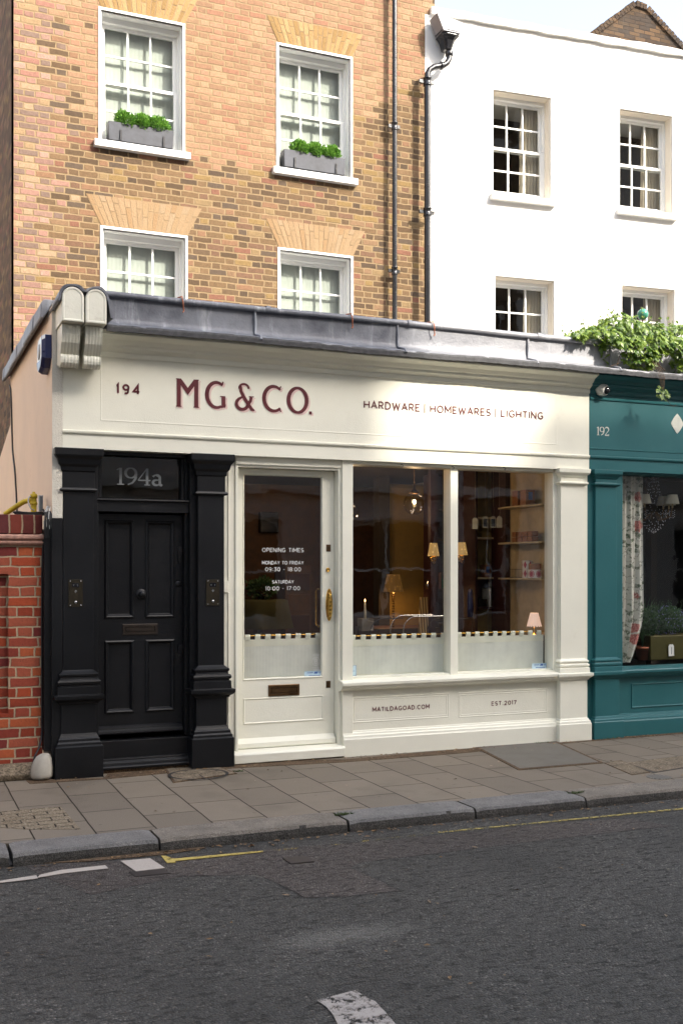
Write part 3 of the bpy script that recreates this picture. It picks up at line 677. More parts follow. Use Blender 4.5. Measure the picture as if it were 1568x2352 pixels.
# block paving patch at the corner
def blockmat():
    t = NT('pebbly paving blocks'); p = t.sep(); br = t.n('TexBrick'); br.offset = .5; t.put(br.inputs['Vector'], t.comb(p[0],p[1],0)); br.inputs['Scale'].default_value = 1
    br.inputs['Brick Width'].default_value = .2; br.inputs['Row Height'].default_value = .1; br.inputs['Mortar Size'].default_value = .006
    br.inputs['Color1'].default_value = (.16,.125,.085,1); br.inputs['Color2'].default_value = (.22,.18,.125,1); br.inputs['Mortar'].default_value = (.02,.015,.01,1)
    vo = t.n('TexVoronoi'); vo.inputs['Scale'].default_value = 80; t.put(vo.inputs['Vector'], t.pos()); cs = t.n('SeparateColor'); t.put(cs.inputs[0], vo.outputs['Color'])
    t.bsdf(t.mix(t.m('MULTIPLY', t.m('GREATER_THAN', cs.outputs[0], .72), .5), br.outputs['Color'], (.35,.30,.22)), .9, t.bump(t.m('SUBTRACT', vo.outputs['Distance'], br.outputs['Fac']), .006), spec=.2); return t.mat
sheet('block_paving', [(-60,1868),(20,1862),(140,1852),(186,1904),(60,1904),(-60,1896)], .003, blockmat())
sheet('dirt_strip', [(60,1792),(240,1786),(250,1775),(440,1757),(560,1756),(560,1746),(790,1744),(1040,1722),(1290,1701),(1600,1675),(1600,1682),(1290,1707),(1040,1731),(790,1750),(570,1762),(440,1770),(252,1788),(70,1800)], .004, M['dirt'])
sheet('gutter_setts', [(-60,1952),(-20,1950),(30,1956),(56,1978),(20,1988),(-60,1990)], ROADZ+.009, M['granite'])
sheet('gutter_dirt', [(-40,1958),(95,1968),(200,1968),(366,1955),(390,1950),(470,1944),(470,1948),(380,1962),(200,1978),(60,1984),(-40,1970)], ROADZ+.0055, M['dirt'])

# small weeds
def tuft(label, c, n=40, r=.05, h=.05, seed=1, mat=None):
    rnd = random.Random(seed); mb = MB()
    for i in range(n):
        a = rnd.random()*2*pi; d = r*sqrt(rnd.random()); x, y = c[0]+d*cos(a)*1.8, c[1]+d*sin(a)*.5; hh = h*(.4+rnd.random()*.6); b = rnd.random()*2*pi; ww = .006
        lx, ly = (rnd.random()-.5)*.04, (rnd.random()-.5)*.04
        mb.add([(x-ww*cos(b), y-ww*sin(b), c[2]),(x+ww*cos(b), y+ww*sin(b), c[2]),(x+lx+ww*.6*cos(b), y+ly, c[2]+hh*.6),(x+lx*1.6, y+ly*1.6, c[2]+hh*.8)], [(0,1,2,3)])
    return tag(mb.build('weed', mat or M['moss']), label, 'weed', 'weeds in the joints')
tuft('tuft of moss where the two middle kerb stones meet', G(790,1872,.0), 70, .035, .03, 2)
tuft('weed at the foot of the kerb joint near the left edge', G(84,1972,ROADZ), 60, .04, .06, 3)
tuft('moss on the kerb joint under the cream corner pilaster', G(1322,1822,0), 60, .04, .025, 4)
tuft('green weed at the foot of the teal pilaster', G(1395,1697,0), 50, .05, .04, 5)
tuft('weed at the foot of the teal panel near the right edge', G(1512,1684,0), 40, .04, .05, 6)
tuft('weed in front of the foot of the second black pilaster', G(550,1772,0), 24, .03, .025, 7)
tuft('weed by the foot of the cream corner pilaster', G(1245,1708,0), 30, .04, .03, 8)

# ------------------------------------------------------------------ brick building behind the shop
BY = 3.3
def sash(parent, x0, x1, z0, z1, y, sill=True, border=.035, depth=.12, rails=None, blind='voile', ncol=3, reveal_m=None, sill_m=None, local=False, frame=.03, sillx=.05, head=.07):
    W_, mw = M['whitewood'], .022
    mb = MB()
    # painted lining of the opening, thin border on the wall face, then the box frame
    if border:
        mb.box(x0-border, x0, y-.012, y+.02, z0, z1+border); mb.box(x1, x1+border, y-.012, y+.02, z0, z1+border); mb.box(x0, x1, y-.012, y+.02, z1, z1+border)
    yf = y+depth
    for a,b,c,d in ((x0,x0+frame,z0,z1),(x1-frame,x1,z0,z1),(x0+frame,x1-frame,z1-head,z1)): mb.box(a,b,yf,yf+.10,c,d)
    mb.box(x0+frame, x1-frame, yf-.02, yf+.10, z0, z0+.045)
    win = recalc(mb.build('window', W_, parent, .003, local=local))
    lin_ = MB(); q = .012
    lin_.box(x0, x0+q, y+.021, yf-.001, z0, z1); lin_.box(x1-q, x1, y+.021, yf-.001, z0, z1); lin_.box(x0+q, x1-q, y+.021, yf-.001, z1-q, z1)
    lin_.build('reveal', reveal_m or W_, win, local=True) if local else lin_.build('reveal', reveal_m or W_, win)
    a, b = x0+frame, x1-frame; zm = (z0+z1)/2-.01 if rails is None else rails
    def leaf(zb, zt, yy, bot):
        m_ = MB(); s_ = .042
        m_.box(a, a+s_, yy, yy+.035, zb, zt); m_.box(b-s_, b, yy, yy+.035, zb, zt); m_.box(a+s_, b-s_, yy, yy+.035, zt-.038, zt); m_.box(a+s_, b-s_, yy, yy+.035, zb, zb+bot)
        zi0, zi1 = zb+bot, zt-.038
        for k in range(1, ncol):
            xx = a+s_+(b-a-2*s_)*k/ncol; m_.box(xx-mw/2, xx+mw/2, yy+.004, yy+.031, zi0, zi1)
        zz = (zi0+zi1)/2; xs = [a+s_]+[a+s_+(b-a-2*s_)*k/ncol for k in range(1,ncol)]+[b-s_]
        for k in range(ncol):
            m_.box(xs[k]+(mw/2 if k else 0), xs[k+1]-(mw/2 if k < ncol-1 else 0), yy+.006, yy+.029, zz-mw/2, zz+mw/2)
        l_ = recalc(m_.build('sash', W_, win, .002, local=local))
        MB().poly([(a+s_*.8, yy+.018, zi0-.005),(b-s_*.8, yy+.018, zi0-.005),(b-s_*.8, yy+.018, zi1+.005),(a+s_*.8, yy+.018, zi1+.005)]).build('pane', M['glass_sash'], win, local=local)
    leaf(zm-.02, z1-head, yf+.055, .04); leaf(z0+.045, zm+.02, yf+.012, .07)
    if sill:
        m_ = MB(); m_.loft([[(x,y-.075,z0-.085),(x,y-.075,z0-.012),(x,y-.06,z0-.004),(x,y+depth,z0+.012),(x,y+depth,z0-.085)] for x in (x0-sillx-border, x1+sillx+border)])
        recalc(m_.build('sill', sill_m or W_, win, .004, local=local))
    if blind == 'voile':
        m_ = MB(); m_.smooth = True; n = 60
        loops = [[(a+(b-a)*i/n, yf+.150+.0016*sin(i*1.9)+.001*sin(i*.7), zz) for i in range(n+1)] for zz in (z0+.05, zm, z1-head)]
        m_.loft(loops, close=False, capa=False, capb=False); m_.build('blind', M['blind'], win, local=local)
    if blind == 'drape':
        for (p0, p1, ph) in ((x1-frame-.27, x1-frame+.03, 0),):
            m_ = MB(); m_.smooth = True; n = 40
            loops = [[(p0+(p1-p0)*i/n+(.0 if zz > z1-.3 else -.015), yf+.15+.018*sin(i*.95+ph), zz) for i in range(n+1)] for zz in (z0, z1-.25, z1-frame)]
            m_.loft(loops, close=False, capa=False, capb=False); m_.build('curtain', M['drape'], win, local=local)
    # dark room behind
    r_ = MB(); d_ = .26 if blind == 'voile' else 1.2
    r_.add([(x0-.1,yf+.101,z0-.05),(x1+.1,yf+.101,z0-.05),(x1+.1,yf+d_,z0-.05),(x0-.1,yf+d_,z0-.05),(x0-.1,yf+.101,z1+.05),(x1+.1,yf+.101,z1+.05),(x1+.1,yf+d_,z1+.05),(x0-.1,yf+d_,z1+.05)],
        [(0,1,2,3),(7,6,5,4),(1,5,6,2),(2,6,7,3),(3,7,4,0)])
    r_.build('room', M['blind'] if blind == 'voile' else M['dimroom'], win, local=local)
    return win
bb = thing('brick_building', 'tall building of mixed tan and orange stock brick behind the cream shop', 'building', (3.8, BY, 0))
openings = [(2.18,3.12,6.55,8.03),(4.30,5.24,6.545,8.03),(2.20,3.15,4.05,5.56),(4.32,5.25,4.05,5.56)]
wh = wall_holes(1.232, 6.42, 3.3, 12.2, BY, BY+.24, openings)
recalc(wh.build('wall', M['stock'], bb))
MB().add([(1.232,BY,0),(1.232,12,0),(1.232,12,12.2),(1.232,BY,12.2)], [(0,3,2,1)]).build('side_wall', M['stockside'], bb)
m_ = MB(); m_.box(1.24, 6.42, BY+1.6, 12, 3.4, 12.1); m_.build('core', M['blackvoid'], bb)
for i, o in enumerate(openings):
    sash(bb, *o, BY, sill=(i < 2), border=.03)
def flatarch(parent, x0, x1, zb, zt, spread, mat, n=19, y=BY):
    mb = MB(); g_ = .0045; xc = (x0+x1)/2; rnd = random.Random(int(x0*100)+int(zb*10))
    for i in range(n):
        t0, t1 = i/n, (i+1)/n
        b0, b1 = x0+(x1-x0)*t0+g_, x0+(x1-x0)*t1-g_
        a0, a1 = x0-spread+(x1-x0+2*spread)*t0+g_, x0-spread+(x1-x0+2*spread)*t1-g_
        cut = .35+.3*rnd.random() if i % 2 else .62+.2*rnd.random()
        mid = zb+(zt-zb)*cut; lerp = lambda p,q,t: p+(q-p)*t
        for (za,zc) in ((zb,mid-g_),(mid+g_,zt)):
            ta, tb = (za-zb)/(zt-zb), (zc-zb)/(zt-zb)
            q = [(lerp(b0,a0,ta),za),(lerp(b1,a1,ta),za),(lerp(b1,a1,tb),zc),(lerp(b0,a0,tb),zc)]
            yy = y-.004-.003*rnd.random()
            mb.loft([[(x,yy,z) for x,z in q],[(x,y+.03,z) for x,z in q]])
    mo = MB(); mo.loft([[(x,yy,z) for x,z in ((x0,zb),(x1,zb),(x1+spread,zt),(x0-spread,zt))] for yy in (y-.002,y+.02)])
    a_ = recalc(mb.build('arch', mat, parent)); recalc(mo.build('joints', M['mortar'], a_))
flatarch(bb, 2.18, 3.15, 8.065, 8.37, .15, M['arch2']); flatarch(bb, 4.29, 5.27, 8.065, 8.36, .14, M['arch2'])
flatarch(bb, 2.18, 3.18, 5.595, 5.93, .17, M['arch']); flatarch(bb, 4.30, 5.28, 5.595, 5.92, .16, M['arch'])
# lower painted part of the side wall seen beyond the shop
m_ = MB(); m_.add([(1.215,3.32,0),(1.215,8,0),(1.215,8,2.55),(1.215,4.95,3.02),(1.215,3.32,3.34)], [(0,4,3,2,1)]); m_.build('painted_side', M['render'], bb)

# ------------------------------------------------------------------ white building (turned 5 degrees)
WO = (6.28, BY); WA = radians(-5)
wb = thing('white_building', 'white rendered building with four sash windows at right', 'building', (WO[0],WO[1],0), WA)
wo = [(.955,1.80,6.60,7.97),(2.845,3.68,6.60,7.965),(.985,1.85,4.05,5.54),(2.88,3.715,4.05,5.57)]
recalc(wall_holes(.0, 9, 3.0, 8.80, 0, .25, wo+[(4.8,5.7,6.6,7.97),(4.8,5.7,4.05,5.56)]).build('wall', M['whitewall'], wb, local=True))
for i, o in enumerate(wo):
    sash(wb, *o, 0, sill=(i < 2), border=0, depth=.16, blind='drape', reveal_m=M['reveal'], sill_m=M['whitewall'], local=True, frame=.03, sillx=.045, head=.05)
m_ = MB()
def zj(x): return .006*sin(x*7)+.004*sin(x*17)
n = 60; m_.smooth = False
m_.loft([[(.07+9*i/n,-.05,8.80+zj(i*.3)),(.07+9*i/n,-.052,8.885+zj(i*.31+1)),(.07+9*i/n,.3,8.90),(.07+9*i/n,.3,8.80)] for i in range(n+1)])
recalc(m_.build('parapet', M['whitewall'], wb, local=True))
m_ = MB(); m_.box(.001, 9, .251, .9, 8.0, 8.79); m_.box(.001, 9, 1.7, 7, 3.0, 8.78); m_.build('core', M['whitewall'], wb, local=True)
# gable of brick darkened to put it in shade, rising beyond the white parapet
gb = thing('brick_gable', 'dark shaded sooty brick gable rising beyond the white parapet at top right', 'gable', (PX(1470,7.5), 7.5, 8))
def gp(u, v, Y): return P(u, v, Y)
yF = 7.5; apex = gp(1457,13,yF); lft = gp(1366,82,yF); rgt = gp(1600,128,yF)
m_ = MB(); base = 8.2
prof = [(lft.x-.6, base),(lft.x-.6, lft.z-.45),(apex.x, apex.z),(apex.x+.25, apex.z-.03),(rgt.x+.8, rgt.z-.75),(rgt.x+.8, base)]
m_.loft([[(x,yF,z) for x,z in prof],[(x+.5,yF+2.4,z) for x,z in prof]]); recalc(m_.build('wall', M['darkbrick'], gb))
m_ = MB()
for a, b in (((lft.x-.65,lft.z-.50),(apex.x,apex.z)),((apex.x,apex.z),(apex.x+.25,apex.z-.03)),((apex.x+.25,apex.z-.03),(rgt.x+.85,rgt.z-.78))):
    k = max(1, int((Vector(b)-Vector(a)).length/.08)); d = (Vector(b)-Vector(a)); nrm = Vector((-d.y,d.x)).normalized()
    if nrm.y < 0: nrm = -nrm
    for i in range(k):
        p0 = Vector(a)+d*(i/k)+d*(.06/k); p1 = Vector(a)+d*((i+1)/k)-d*(.06/k); j = .012*random.random()
        q = [p0-nrm*.015, p1-nrm*.015, p1+nrm*(.085+j), p0+nrm*(.085+j)]
        m_.loft([[(v_.x,yF-.04,v_.y) for v_ in q],[(v_.x+.5,yF+2.45,v_.y) for v_ in q]])
recalc(m_.build('coping', M['darkbrick'], gb))

# ------------------------------------------------------------------ drain pipes
def collar(m_, x, y, z, r):
    m_.box(x-r*1.2, x+r*1.2, y+r*.5, y+.036, z-.018, z+.018)
    m_.lathe((x,y,z), [(r,-.055),(r*1.28,-.05),(r*1.28,-.035),(r*1.12,-.03),(r*1.12,.03),(r*1.28,.035),(r*1.3,.05),(r,.055)], 20)
    m_.box(x-r*2.6, x-r*.9, y+.0, y+.03, z-.02, z+.02); m_.box(x+r*.9, x+r*2.4, y+.0, y+.03, z-.02, z+.02)
p1x = PX(905, 3.2); y1 = 3.19
dp = thing('drainpipe', 'slim black drainpipe running up the brick wall', 'drainpipe', (p1x, y1, 3.6), group='black drainpipes')
m_ = MB(); zs = [3.6,5.1,6.95,8.4,12.1]
m_.smooth = True; m_.tube([(p1x,y1,3.6),(p1x,y1,12.1)], .031, 16); 
for z in [3.9+.42*k for k in range(20)]: m_.lathe((p1x,y1,z), [(.031,-.006),(.034,-.004),(.034,.004),(.031,.006)], 16)
recalc(m_.build('pipe', M['pipe'], dp))
for v in (290, 622, -30): 
    m_ = MB(); collar(m_, p1x, y1, PZ(905,v,y1), .031); recalc(m_.build('collar', M['pipe'], dp))
y2 = 3.15; p2x = PX(981, y2)
dp2 = thing('drainpipe', 'thick black drainpipe with a swan neck at the corner of the white building', 'drainpipe', (p2x, y2, 3.6), group='black drainpipes')
zt = PZ(981,186,y2); m_ = MB(); m_.smooth = True
m_.tube([(p2x,y2,3.6),(p2x,y2,zt)], .040, 18); recalc(m_.build('pipe', M['pipe'], dp2))
q = [Vector((p2x,y2,zt)), Vector((p2x,y2,PZ(981,170,y2))), P(986,160,y2), P(996,154,y2), P(1018,150,y2), P(1026,145,y2), P(1031,135,y2), P(1031,118,y2)]
m_ = MB(); m_.smooth = True; m_.tube(q, .037, 16); recalc(m_.build('swan_neck', M['pipe'], dp2))
for u, v, r in ((981,188,.042),(983,487,.042)):
    m_ = MB(); collar(m_, p2x, y2, PZ(981,v,y2), r); recalc(m_.build('collar', M['pipe'], dp2))
m_ = MB(); c = P(1031,123,y2); m_.lathe((c.x,c.y,c.z), [(.037,-.04),(.05,-.03),(.05,.02),(.04,.03)], 16); recalc(m_.build('collar', M['pipe'], dp2)); m_ = MB(); c2 = P(1013,151,y2); m_.lathe((c2.x,c2.y,c2.z), [(.038,-.02),(.048,-.018),(.048,.018),(.038,.02)], 14, axis='x'); recalc(m_.build('collar', M['pipe'], dp2))
hp = thing('rain_hopper', 'black flared rainwater hopper under a lead spout on the white wall', 'hopper', tuple(P(1028,100,y2)))
hx = PX(1027, y2); z0h, z1h = PZ(1031,116,y2), PZ(1027,80,y2)
m_ = MB(); pr = [(.045,z0h),(.05,z0h+.02),(.075,z0h+.10),(.11,z1h-.05),(.125,z1h-.04),(.115,z1h-.02),(.135,z1h)]
m_.loft([[(hx-a,y2-a*.7,z),(hx-a*.55,y2-a,z),(hx+a*.55,y2-a,z),(hx+a,y2-a*.7,z),(hx+a,y2+.09,z),(hx-a,y2+.09,z)] for a, z in pr]); recalc(m_.build('bowl', M['pipe'], hp, .003))
m_ = MB(); zc0, zc1 = PZ(1020,82,y2), PZ(1020,52,y2)
m_.loft([[(hx-.12,y2-.13,zc0),(hx+.12,y2-.13,zc0),(hx+.12,y2+.1,zc0),(hx-.12,y2+.1,zc0)],[(hx-.20,y2-.10,zc1+.05),(hx+.17,y2-.10,zc1-.01),(hx+.17,y2+.12,zc1-.01),(hx-.2,y2+.12,zc1+.05)]]); recalc(m_.build('spout', M['lead'], hp))

# ------------------------------------------------------------------ window boxes with shrubs
def leafball(mb, c, rx, ry, rz, n, size, rnd, flat=.5, up=.0):
    for i in range(n):
        while True:
            a = Vector((rnd.uniform(-1,1), rnd.uniform(-1,1), rnd.uniform(-1,1)))
            if .25 < a.length < 1: break
        if rnd.random() < .6: a = a.normalized()*(.75+.25*rnd.random())
        k = 1+.22*sin(a.x*5+c[0]*9)*cos(a.y*4+a.z*3)
        p = Vector((c[0]+a.x*rx*k, c[1]+a.y*ry*k, c[2]+a.z*rz*k))
        d = (a+Vector((rnd.uniform(-.7,.7),rnd.uniform(-.7,.7),rnd.uniform(-.2,.9)+up))).normalized(); sd = d.cross(Vector((rnd.uniform(-1,1),rnd.uniform(-1,1),rnd.uniform(-1,1))))
        if sd.length < .01: continue
        sd.normalize(); L_ = size*(.7+.6*rnd.random()); ww = L_*.28
        nr = d.cross(sd)
        mb.add([p, p+d*L_*.5+sd*ww+nr*L_*.06, p+d*L_, p+d*L_*.5-sd*ww+nr*L_*.06], [(0,1,2,3)])
def windowbox(x0, x1, label, seeds):
    yb = BY-.055; z0 = 6.56; h = .205
    b = thing('window_box', label, 'window box', ((x0+x1)/2, yb, z0), group='lead window boxes')
    m_ = MB(); m_.loft([[(x0,yb-.0,z0),(x1,yb-.0,z0),(x1,yb+.15,z0),(x0,yb+.15,z0)],[(x0-.008,yb-.01,z0+h),(x1+.008,yb-.01,z0+h),(x1+.008,yb+.155,z0+h),(x0-.008,yb+.155,z0+h)]])
    recalc(m_.build('trough', M['pot'], b, .003))
    for xx in (x0+.13, x1-.11): recalc(MB().box(xx-.01,xx+.01,yb-.018,yb-.008,z0+.0,z0+.12).build('bracket', M['iron'], b))
    recalc(MB().box(x0+.01,x1-.01,yb+.0,yb+.14,z0+h,z0+h+.004).build('soil', M['soil'], b))
    n = 3
    for k in range(n):
        rnd = random.Random(seeds+k); cx = x0+(x1-x0)*(.27,.53,.79)[k]; r = .125
        mb = MB(); leafball(mb, (cx, yb+.04, z0+h+.045), r, .085, .085, 1700, .026, rnd, up=.4)
        leafball(mb, (cx+rnd.uniform(-.05,.05), yb+.03, z0+h+.085), .07, .06, .06, 600, .024, rnd, up=.5)
        pos_ = ('left','middle','right')[k]
        s_ = thing('small_shrub', f'{pos_} bright green shrub in the {"left" if x0 < 3 else "right"} window box', 'shrub', (cx, yb+.07, z0+h), group='shrubs in the window boxes')
        mb.build('foliage', M['hebe'], s_)
        m2 = MB()
        for q in range(7):
            a = rnd.uniform(-1,1); m2.tube([(cx+a*.02,yb+.06,z0+h),(cx+a*.08+rnd.uniform(-.1,.1),yb+.03+rnd.uniform(-.03,.03),z0+h+.08+.08*rnd.random())], .0018, 4)
        m2.build('twig', M['stem'], s_)
    return b
windowbox(2.262, 2.995, 'dark lead window box with three green shrubs on the left upper sill', 100)
windowbox(4.36, 5.14, 'dark lead window box with three green shrubs on the right upper sill', 200)

# ------------------------------------------------------------------ the cream shop
shop = thing('shop_building', 'cream painted single storey shopfront with a black doorway at its left', 'shop', (3.8, 0, 0))
XR = 6.424; C_ = M['cream']; K_ = M['black']
def prof_fascia(x0, x1, mat, parent, px0, px1, teal=False):
    m_ = MB()
    m_.box(x0, x1, .0, .22, 2.69, 3.64)
    m_.mould(x0, x1, [(0,2.812),(-.012,2.814),(-.016,2.822),(-.018,2.830),(-.018,2.838),(-.004,2.842),(0,2.844)])
    m_.mould(x0, x1, [(0,3.456),(-.014,3.458),(-.016,3.475),(-.016,3.485),(-.012,3.50),(-.03,3.515),(-.055,3.53),(-.055,3.55),(-.075,3.56),(-.10,3.59),(-.15,3.61),(-.165,3.62),(-.165,3.655),(0,3.66)])
    f = recalc(m_.build('fascia', mat, parent, .0015))
    m_ = MB(); m_.ring(px0, px1, 2.94, 3.452, [(-.012,-.0005),(-.010,-.0020),(-.003,-.0022),(.0,-.0012),(.004,-.001)], cap=True)
    recalc(m_.build('fascia_panel', mat, f)); return f
fascia = prof_fascia(1.283, XR, C_, shop, 1.60, 6.03)
def pilaster(x0, x1, prof, mat, parent, yf=.0, yb=.2):
    m_ = MB(); m_.stack(x0, x1, yf, yb, prof); return recalc(m_.build('pilaster', mat, parent, .0025))
PK = [(0,.07),(.255,.07),(.262,.058),(.285,.056),(.295,.046),(.318,.044),(.328,.034),(.345,.026),(.36,.02),(.598,.02),(.603,.038),(.618,.042),(.628,.062),(.645,.078),(.672,.08),(.678,.052),(.742,.050),(.748,.036),(.756,.034),(.762,.048),(.782,.052),(.796,.046),(.800,.030),(.822,.026),(.828,.036),(.846,.038),(.856,.022),(.875,.0),
      (2.335,0),(2.34,.024),(2.352,.030),(2.364,.024),(2.368,.008),(2.50,.008),(2.508,.018),(2.54,.022),(2.56,.040),(2.60,.050),(2.625,.070),(2.635,.074),(2.688,.074)]
pk1 = pilaster(1.287, 1.531, PK, K_, shop)
pk2 = pilaster(2.415, 2.647, PK, K_, shop)
PCm = [(0,.052),(.17,.052),(.178,.046),(.195,.044),(.205,.034),(.218,.030),(.226,.018),(.598,.018),(.606,.032),(.618,.036),(.630,.052),(.645,.066),(.672,.068),(.677,.040),(.722,.038),(.728,.026),(.738,.036),(.756,.038),(.764,.026),(.772,.022),(.778,.032),(.794,.034),(.802,.020),(.815,0),
      (2.535,0),(2.541,.018),(2.552,.030),(2.566,.030),(2.572,.0),(2.612,0),(2.618,.012),(2.634,.018),(2.646,.034),(2.66,.044),(2.70,.046)]
PCt = PCm
pilaster(6.089, 6.367, [(z,o) for z,o in PCm], C_, shop)
m_ = MB(); m_.box(6.367, XR, .03, .2, 0, 2.69); m_.box(6.031, 6.089, .052, .2, .0, 2.69); m_.build('end_post', C_, shop)
# corner: narrow pebbledashed wall end and side wall
m_ = MB(); m_.add([(1.20,-.005,2.12),(1.283,-.005,2.12),(1.283,.25,2.12),(1.20,.25,2.12),(1.20,-.005,3.86),(1.283,-.005,3.86),(1.283,.25,3.86),(1.20,.25,3.86)],[(0,1,5,4),(1,2,6,5),(2,3,7,6),(4,5,6,7),(3,2,1,0)])
m_.build('corner_strip', M['pebble'], shop)
m_ = MB(); m_.box(1.198, 1.283, .0, 3.3, 0, 3.84); m_.build('side_wall', M['render'], shop)
m_ = MB(); m_.box(1.195, 1.283, -.006, .5, .0, 2.118); m_.box(1.14, 1.212, .03, .16, .22, 2.03); recalc(m_.build('black_boarding', K_, shop, .003))
# flat roof behind the parapet
m_ = MB(); m_.box(1.283, XR, .22, 3.28, 3.42, 3.5); m_.build('roof', M['lead'], shop)
# lead work
def leadface(x0, x1, seed, parent, seams):
    rnd = random.Random(seed); n = int((x1-x0)/.07); rows = [(-.045,3.955),(-.047,3.90),(-.042,3.84),(-.047,3.78),(-.055,3.735),(-.10,3.715),(-.205,3.69),(-.222,3.682),(-.226,3.664),(-.222,3.645),(-.20,3.648)]
    ph = [rnd.random()*6 for _ in range(8)]
    def wv(x, k): return .004*sin(x*2.1+ph[0]+k*.4)+.0018*sin(x*7.7+ph[1]+k)+.0008*sin(x*31+ph[2]+k*2)
    m_ = MB(); m_.smooth = True
    m_.loft([[(x0+(x1-x0)*i/n, y+wv(x0+(x1-x0)*i/n, k)*(.7 if k < 5 else 1.2), z+(wv(x0+(x1-x0)*i/n, 3)*1.3 if k > 4 else 0)) for k,(y,z) in enumerate(rows)] for i in range(n+1)], close=False, capa=False, capb=False)
    f = m_.build('lead_facing', M['lead'], parent)
    m_ = MB(); m_.smooth = False; nn_ = n*3
    m_.loft([[(x0+(x1-x0)*i/nn_, y+wv(x0+(x1-x0)*i/nn_, 8)*1.2, z+wv(x0+(x1-x0)*i/nn_, 3)*1.3+.002*sin(i*1.7)*(k == 2)) for k,(y,z) in enumerate([(-.2235,3.681),(-.2285,3.664),(-.2275,3.628),(-.21,3.628),(-.20,3.66)])] for i in range(nn_+1)], close=False, capa=False, capb=False)
    m_.build('lead_drip', M['leadedge'], f)
    m_ = MB(); m_.smooth = True
    m_.loft([[(x0+(x1-x0)*i/n, y+wv(x0+(x1-x0)*i/n, k+7)*.35, z+wv(x0+(x1-x0)*i/n, 9)*.5) for k,(y,z) in enumerate([(-.058,3.94),(-.075,3.945),(-.078,3.975),(-.06,3.992),(.08,4.0),(.24,3.992),(.25,3.95)])] for i in range(n+1)], close=False, capa=False, capb=False)
    c = m_.build('lead_coping', M['lead'], parent)
    for u in seams:
        x = PX(u, -.05); m_ = MB(); m_.smooth = True
        m_.tube([(x,-.052,3.95),(x+.004,-.056,3.84),(x,-.058,3.74),(x,-.21,3.692),(x,-.234,3.66)], [.012,.013,.014,.013,.012], 8); m_.build('seam', M['lead'], f)
        m_ = MB(); m_.smooth = True; x += .12; m_.loft([[(xx,y,z) for y,z in [(-.066,3.935),(-.084,3.945),(-.087,3.978),(-.066,3.999),(.08,4.008),(.25,4.0)]] for xx in (x-.02,x+.02)], close=False, capa=False, capb=False); m_.build('coping_lap', M['lead'], c)
    return f
leadface(1.60, XR+1.0, 3, shop, (585, 912, 1211, 1400))
m_ = MB(); m_.box(1.6, XR, -.03, .22, 3.64, 3.94); m_.build('parapet', C_, shop)
for u in (418, 806, 994):
    x = PX(u,-.08); m_ = MB(); m_.smooth = True; z_ = 3.985
    m_.tube([(x-.01,.02,4.012),(x,-.085,4.0),(x+.005,-.098,3.95),(x+.012,-.085,3.90),(x+.02,-.075,3.885),(x+.008,-.08,3.87)], .006, 6); m_.build('copper_clip', M['terracotta'], shop)
# lead over the side wall coping, in laps
m_ = MB()
yy = -.02; k = 0
while yy < 3.4:
    L_ = .62+.1*random.random(); o_ = .006*(k % 2)
    m_.loft([[(1.135-o_,y,3.775),(1.128-o_,y,3.79),(1.135-o_,y,3.905),(1.16,y,3.93+o_),(1.30,y,3.93+o_),(1.30,y,3.84),(1.197,y,3.84),(1.15,y,3.775)] for y in (max(yy,.16), min(yy+L_,3.42))]); yy += L_-.02; k += 1
recalc(m_.build('side_coping', M['lead'], shop, .006))
# twin corbels: round topped blocks over fluted scrolls, under a draped lead cap
def corbel(x0, x1, seed, cr):
    m_ = MB(); n = 12; r = (x1-x0)/2; xc = (x0+x1)/2; yf = -.37; zb = 3.645; zc = 3.92-r
    def outline(ins): return [(x0+ins, zb+ins), (x1-ins, zb+ins)]+[(xc+(r-ins)*cos(pi*k/n), zc+(r-ins)*sin(pi*k/n)) for k in range(n+1)]
    m_.loft([[(x,y,z) for x,z in outline(i_)] for i_,y in ((0,.05),(0,yf+.006),(.005,yf),(.018,yf),(.021,yf+.005),(.024,yf+.005))])
    o = recalc(m_.build('corbel_block', M['cream_aged'], shop, .003))
    # scroll
    prof = [(-.02,3.64),(-.275,3.64),(-.285,3.60),(-.28,3.56),(-.255,3.50),(-.215,3.45),(-.185,3.42),(-.165,3.40)]
    cx_, cz_, rr = -.150, 3.385, .060
    prof += [(cx_+rr*cos(a), cz_+rr*sin(a)) for a in [radians(150+20*i) for i in range(10)]]+[(-.02,3.35)]
    m_ = MB(); m_.smooth = False; ns = 11; loops = []
    for i in range(ns*4+1):
        t = i/(ns*4); x = x0+.012+(x1-x0-.03)*t; rib = .0035*abs(sin(pi*ns*t/2*1.0))+.003 if .06 < t < .94 else .008
        loops.append([(x, y-(rib if y < -.03 else 0), z-(rib*.8 if z < 3.37 and y < -.03 else 0)) for y, z in prof])
    m_.loft(loops); recalc(m_.build('scroll', M['cream_aged'], o)); return o
corbel(1.225, 1.396, 1, 0); corbel(1.408, 1.572, 2, 1)
m_ = MB(); m_.smooth = True
def capline(e):
    pts = [(1.215-e,3.80)]; 
    for xc, r in ((1.3105,.0855+e),(1.490,.082+e)):
        pts += [(xc+r*cos(a), 3.835+r*sin(a)) for a in [radians(d) for d in (range(170,36,-11) if xc < 1.4 else range(144,2,-11))]]
    pts += [(1.585+e,3.80),(1.60+e,3.70)]; return pts
a = capline(.004); b = capline(.024)
loops = []
for y, w_ in ((-.373,1),(-.36,1.0),(-.2,1.0),(.0,1.02),(.22,1.0)):
    loops.append([(x,y,z+.006*sin(x*40+y*9)) for x,z in b]+[(x,y,z) for x,z in reversed(a)])
m_.loft(loops, capa=False, capb=False); nb_ = len(b); m_.smooth = False
for l_ in (loops[0], loops[-1]): m_.add(l_, [(i, i+1, 2*nb_-2-i, 2*nb_-1-i) for i in range(nb_-1)])
recalc(m_.build('lead_cap', M['lead'], shop))
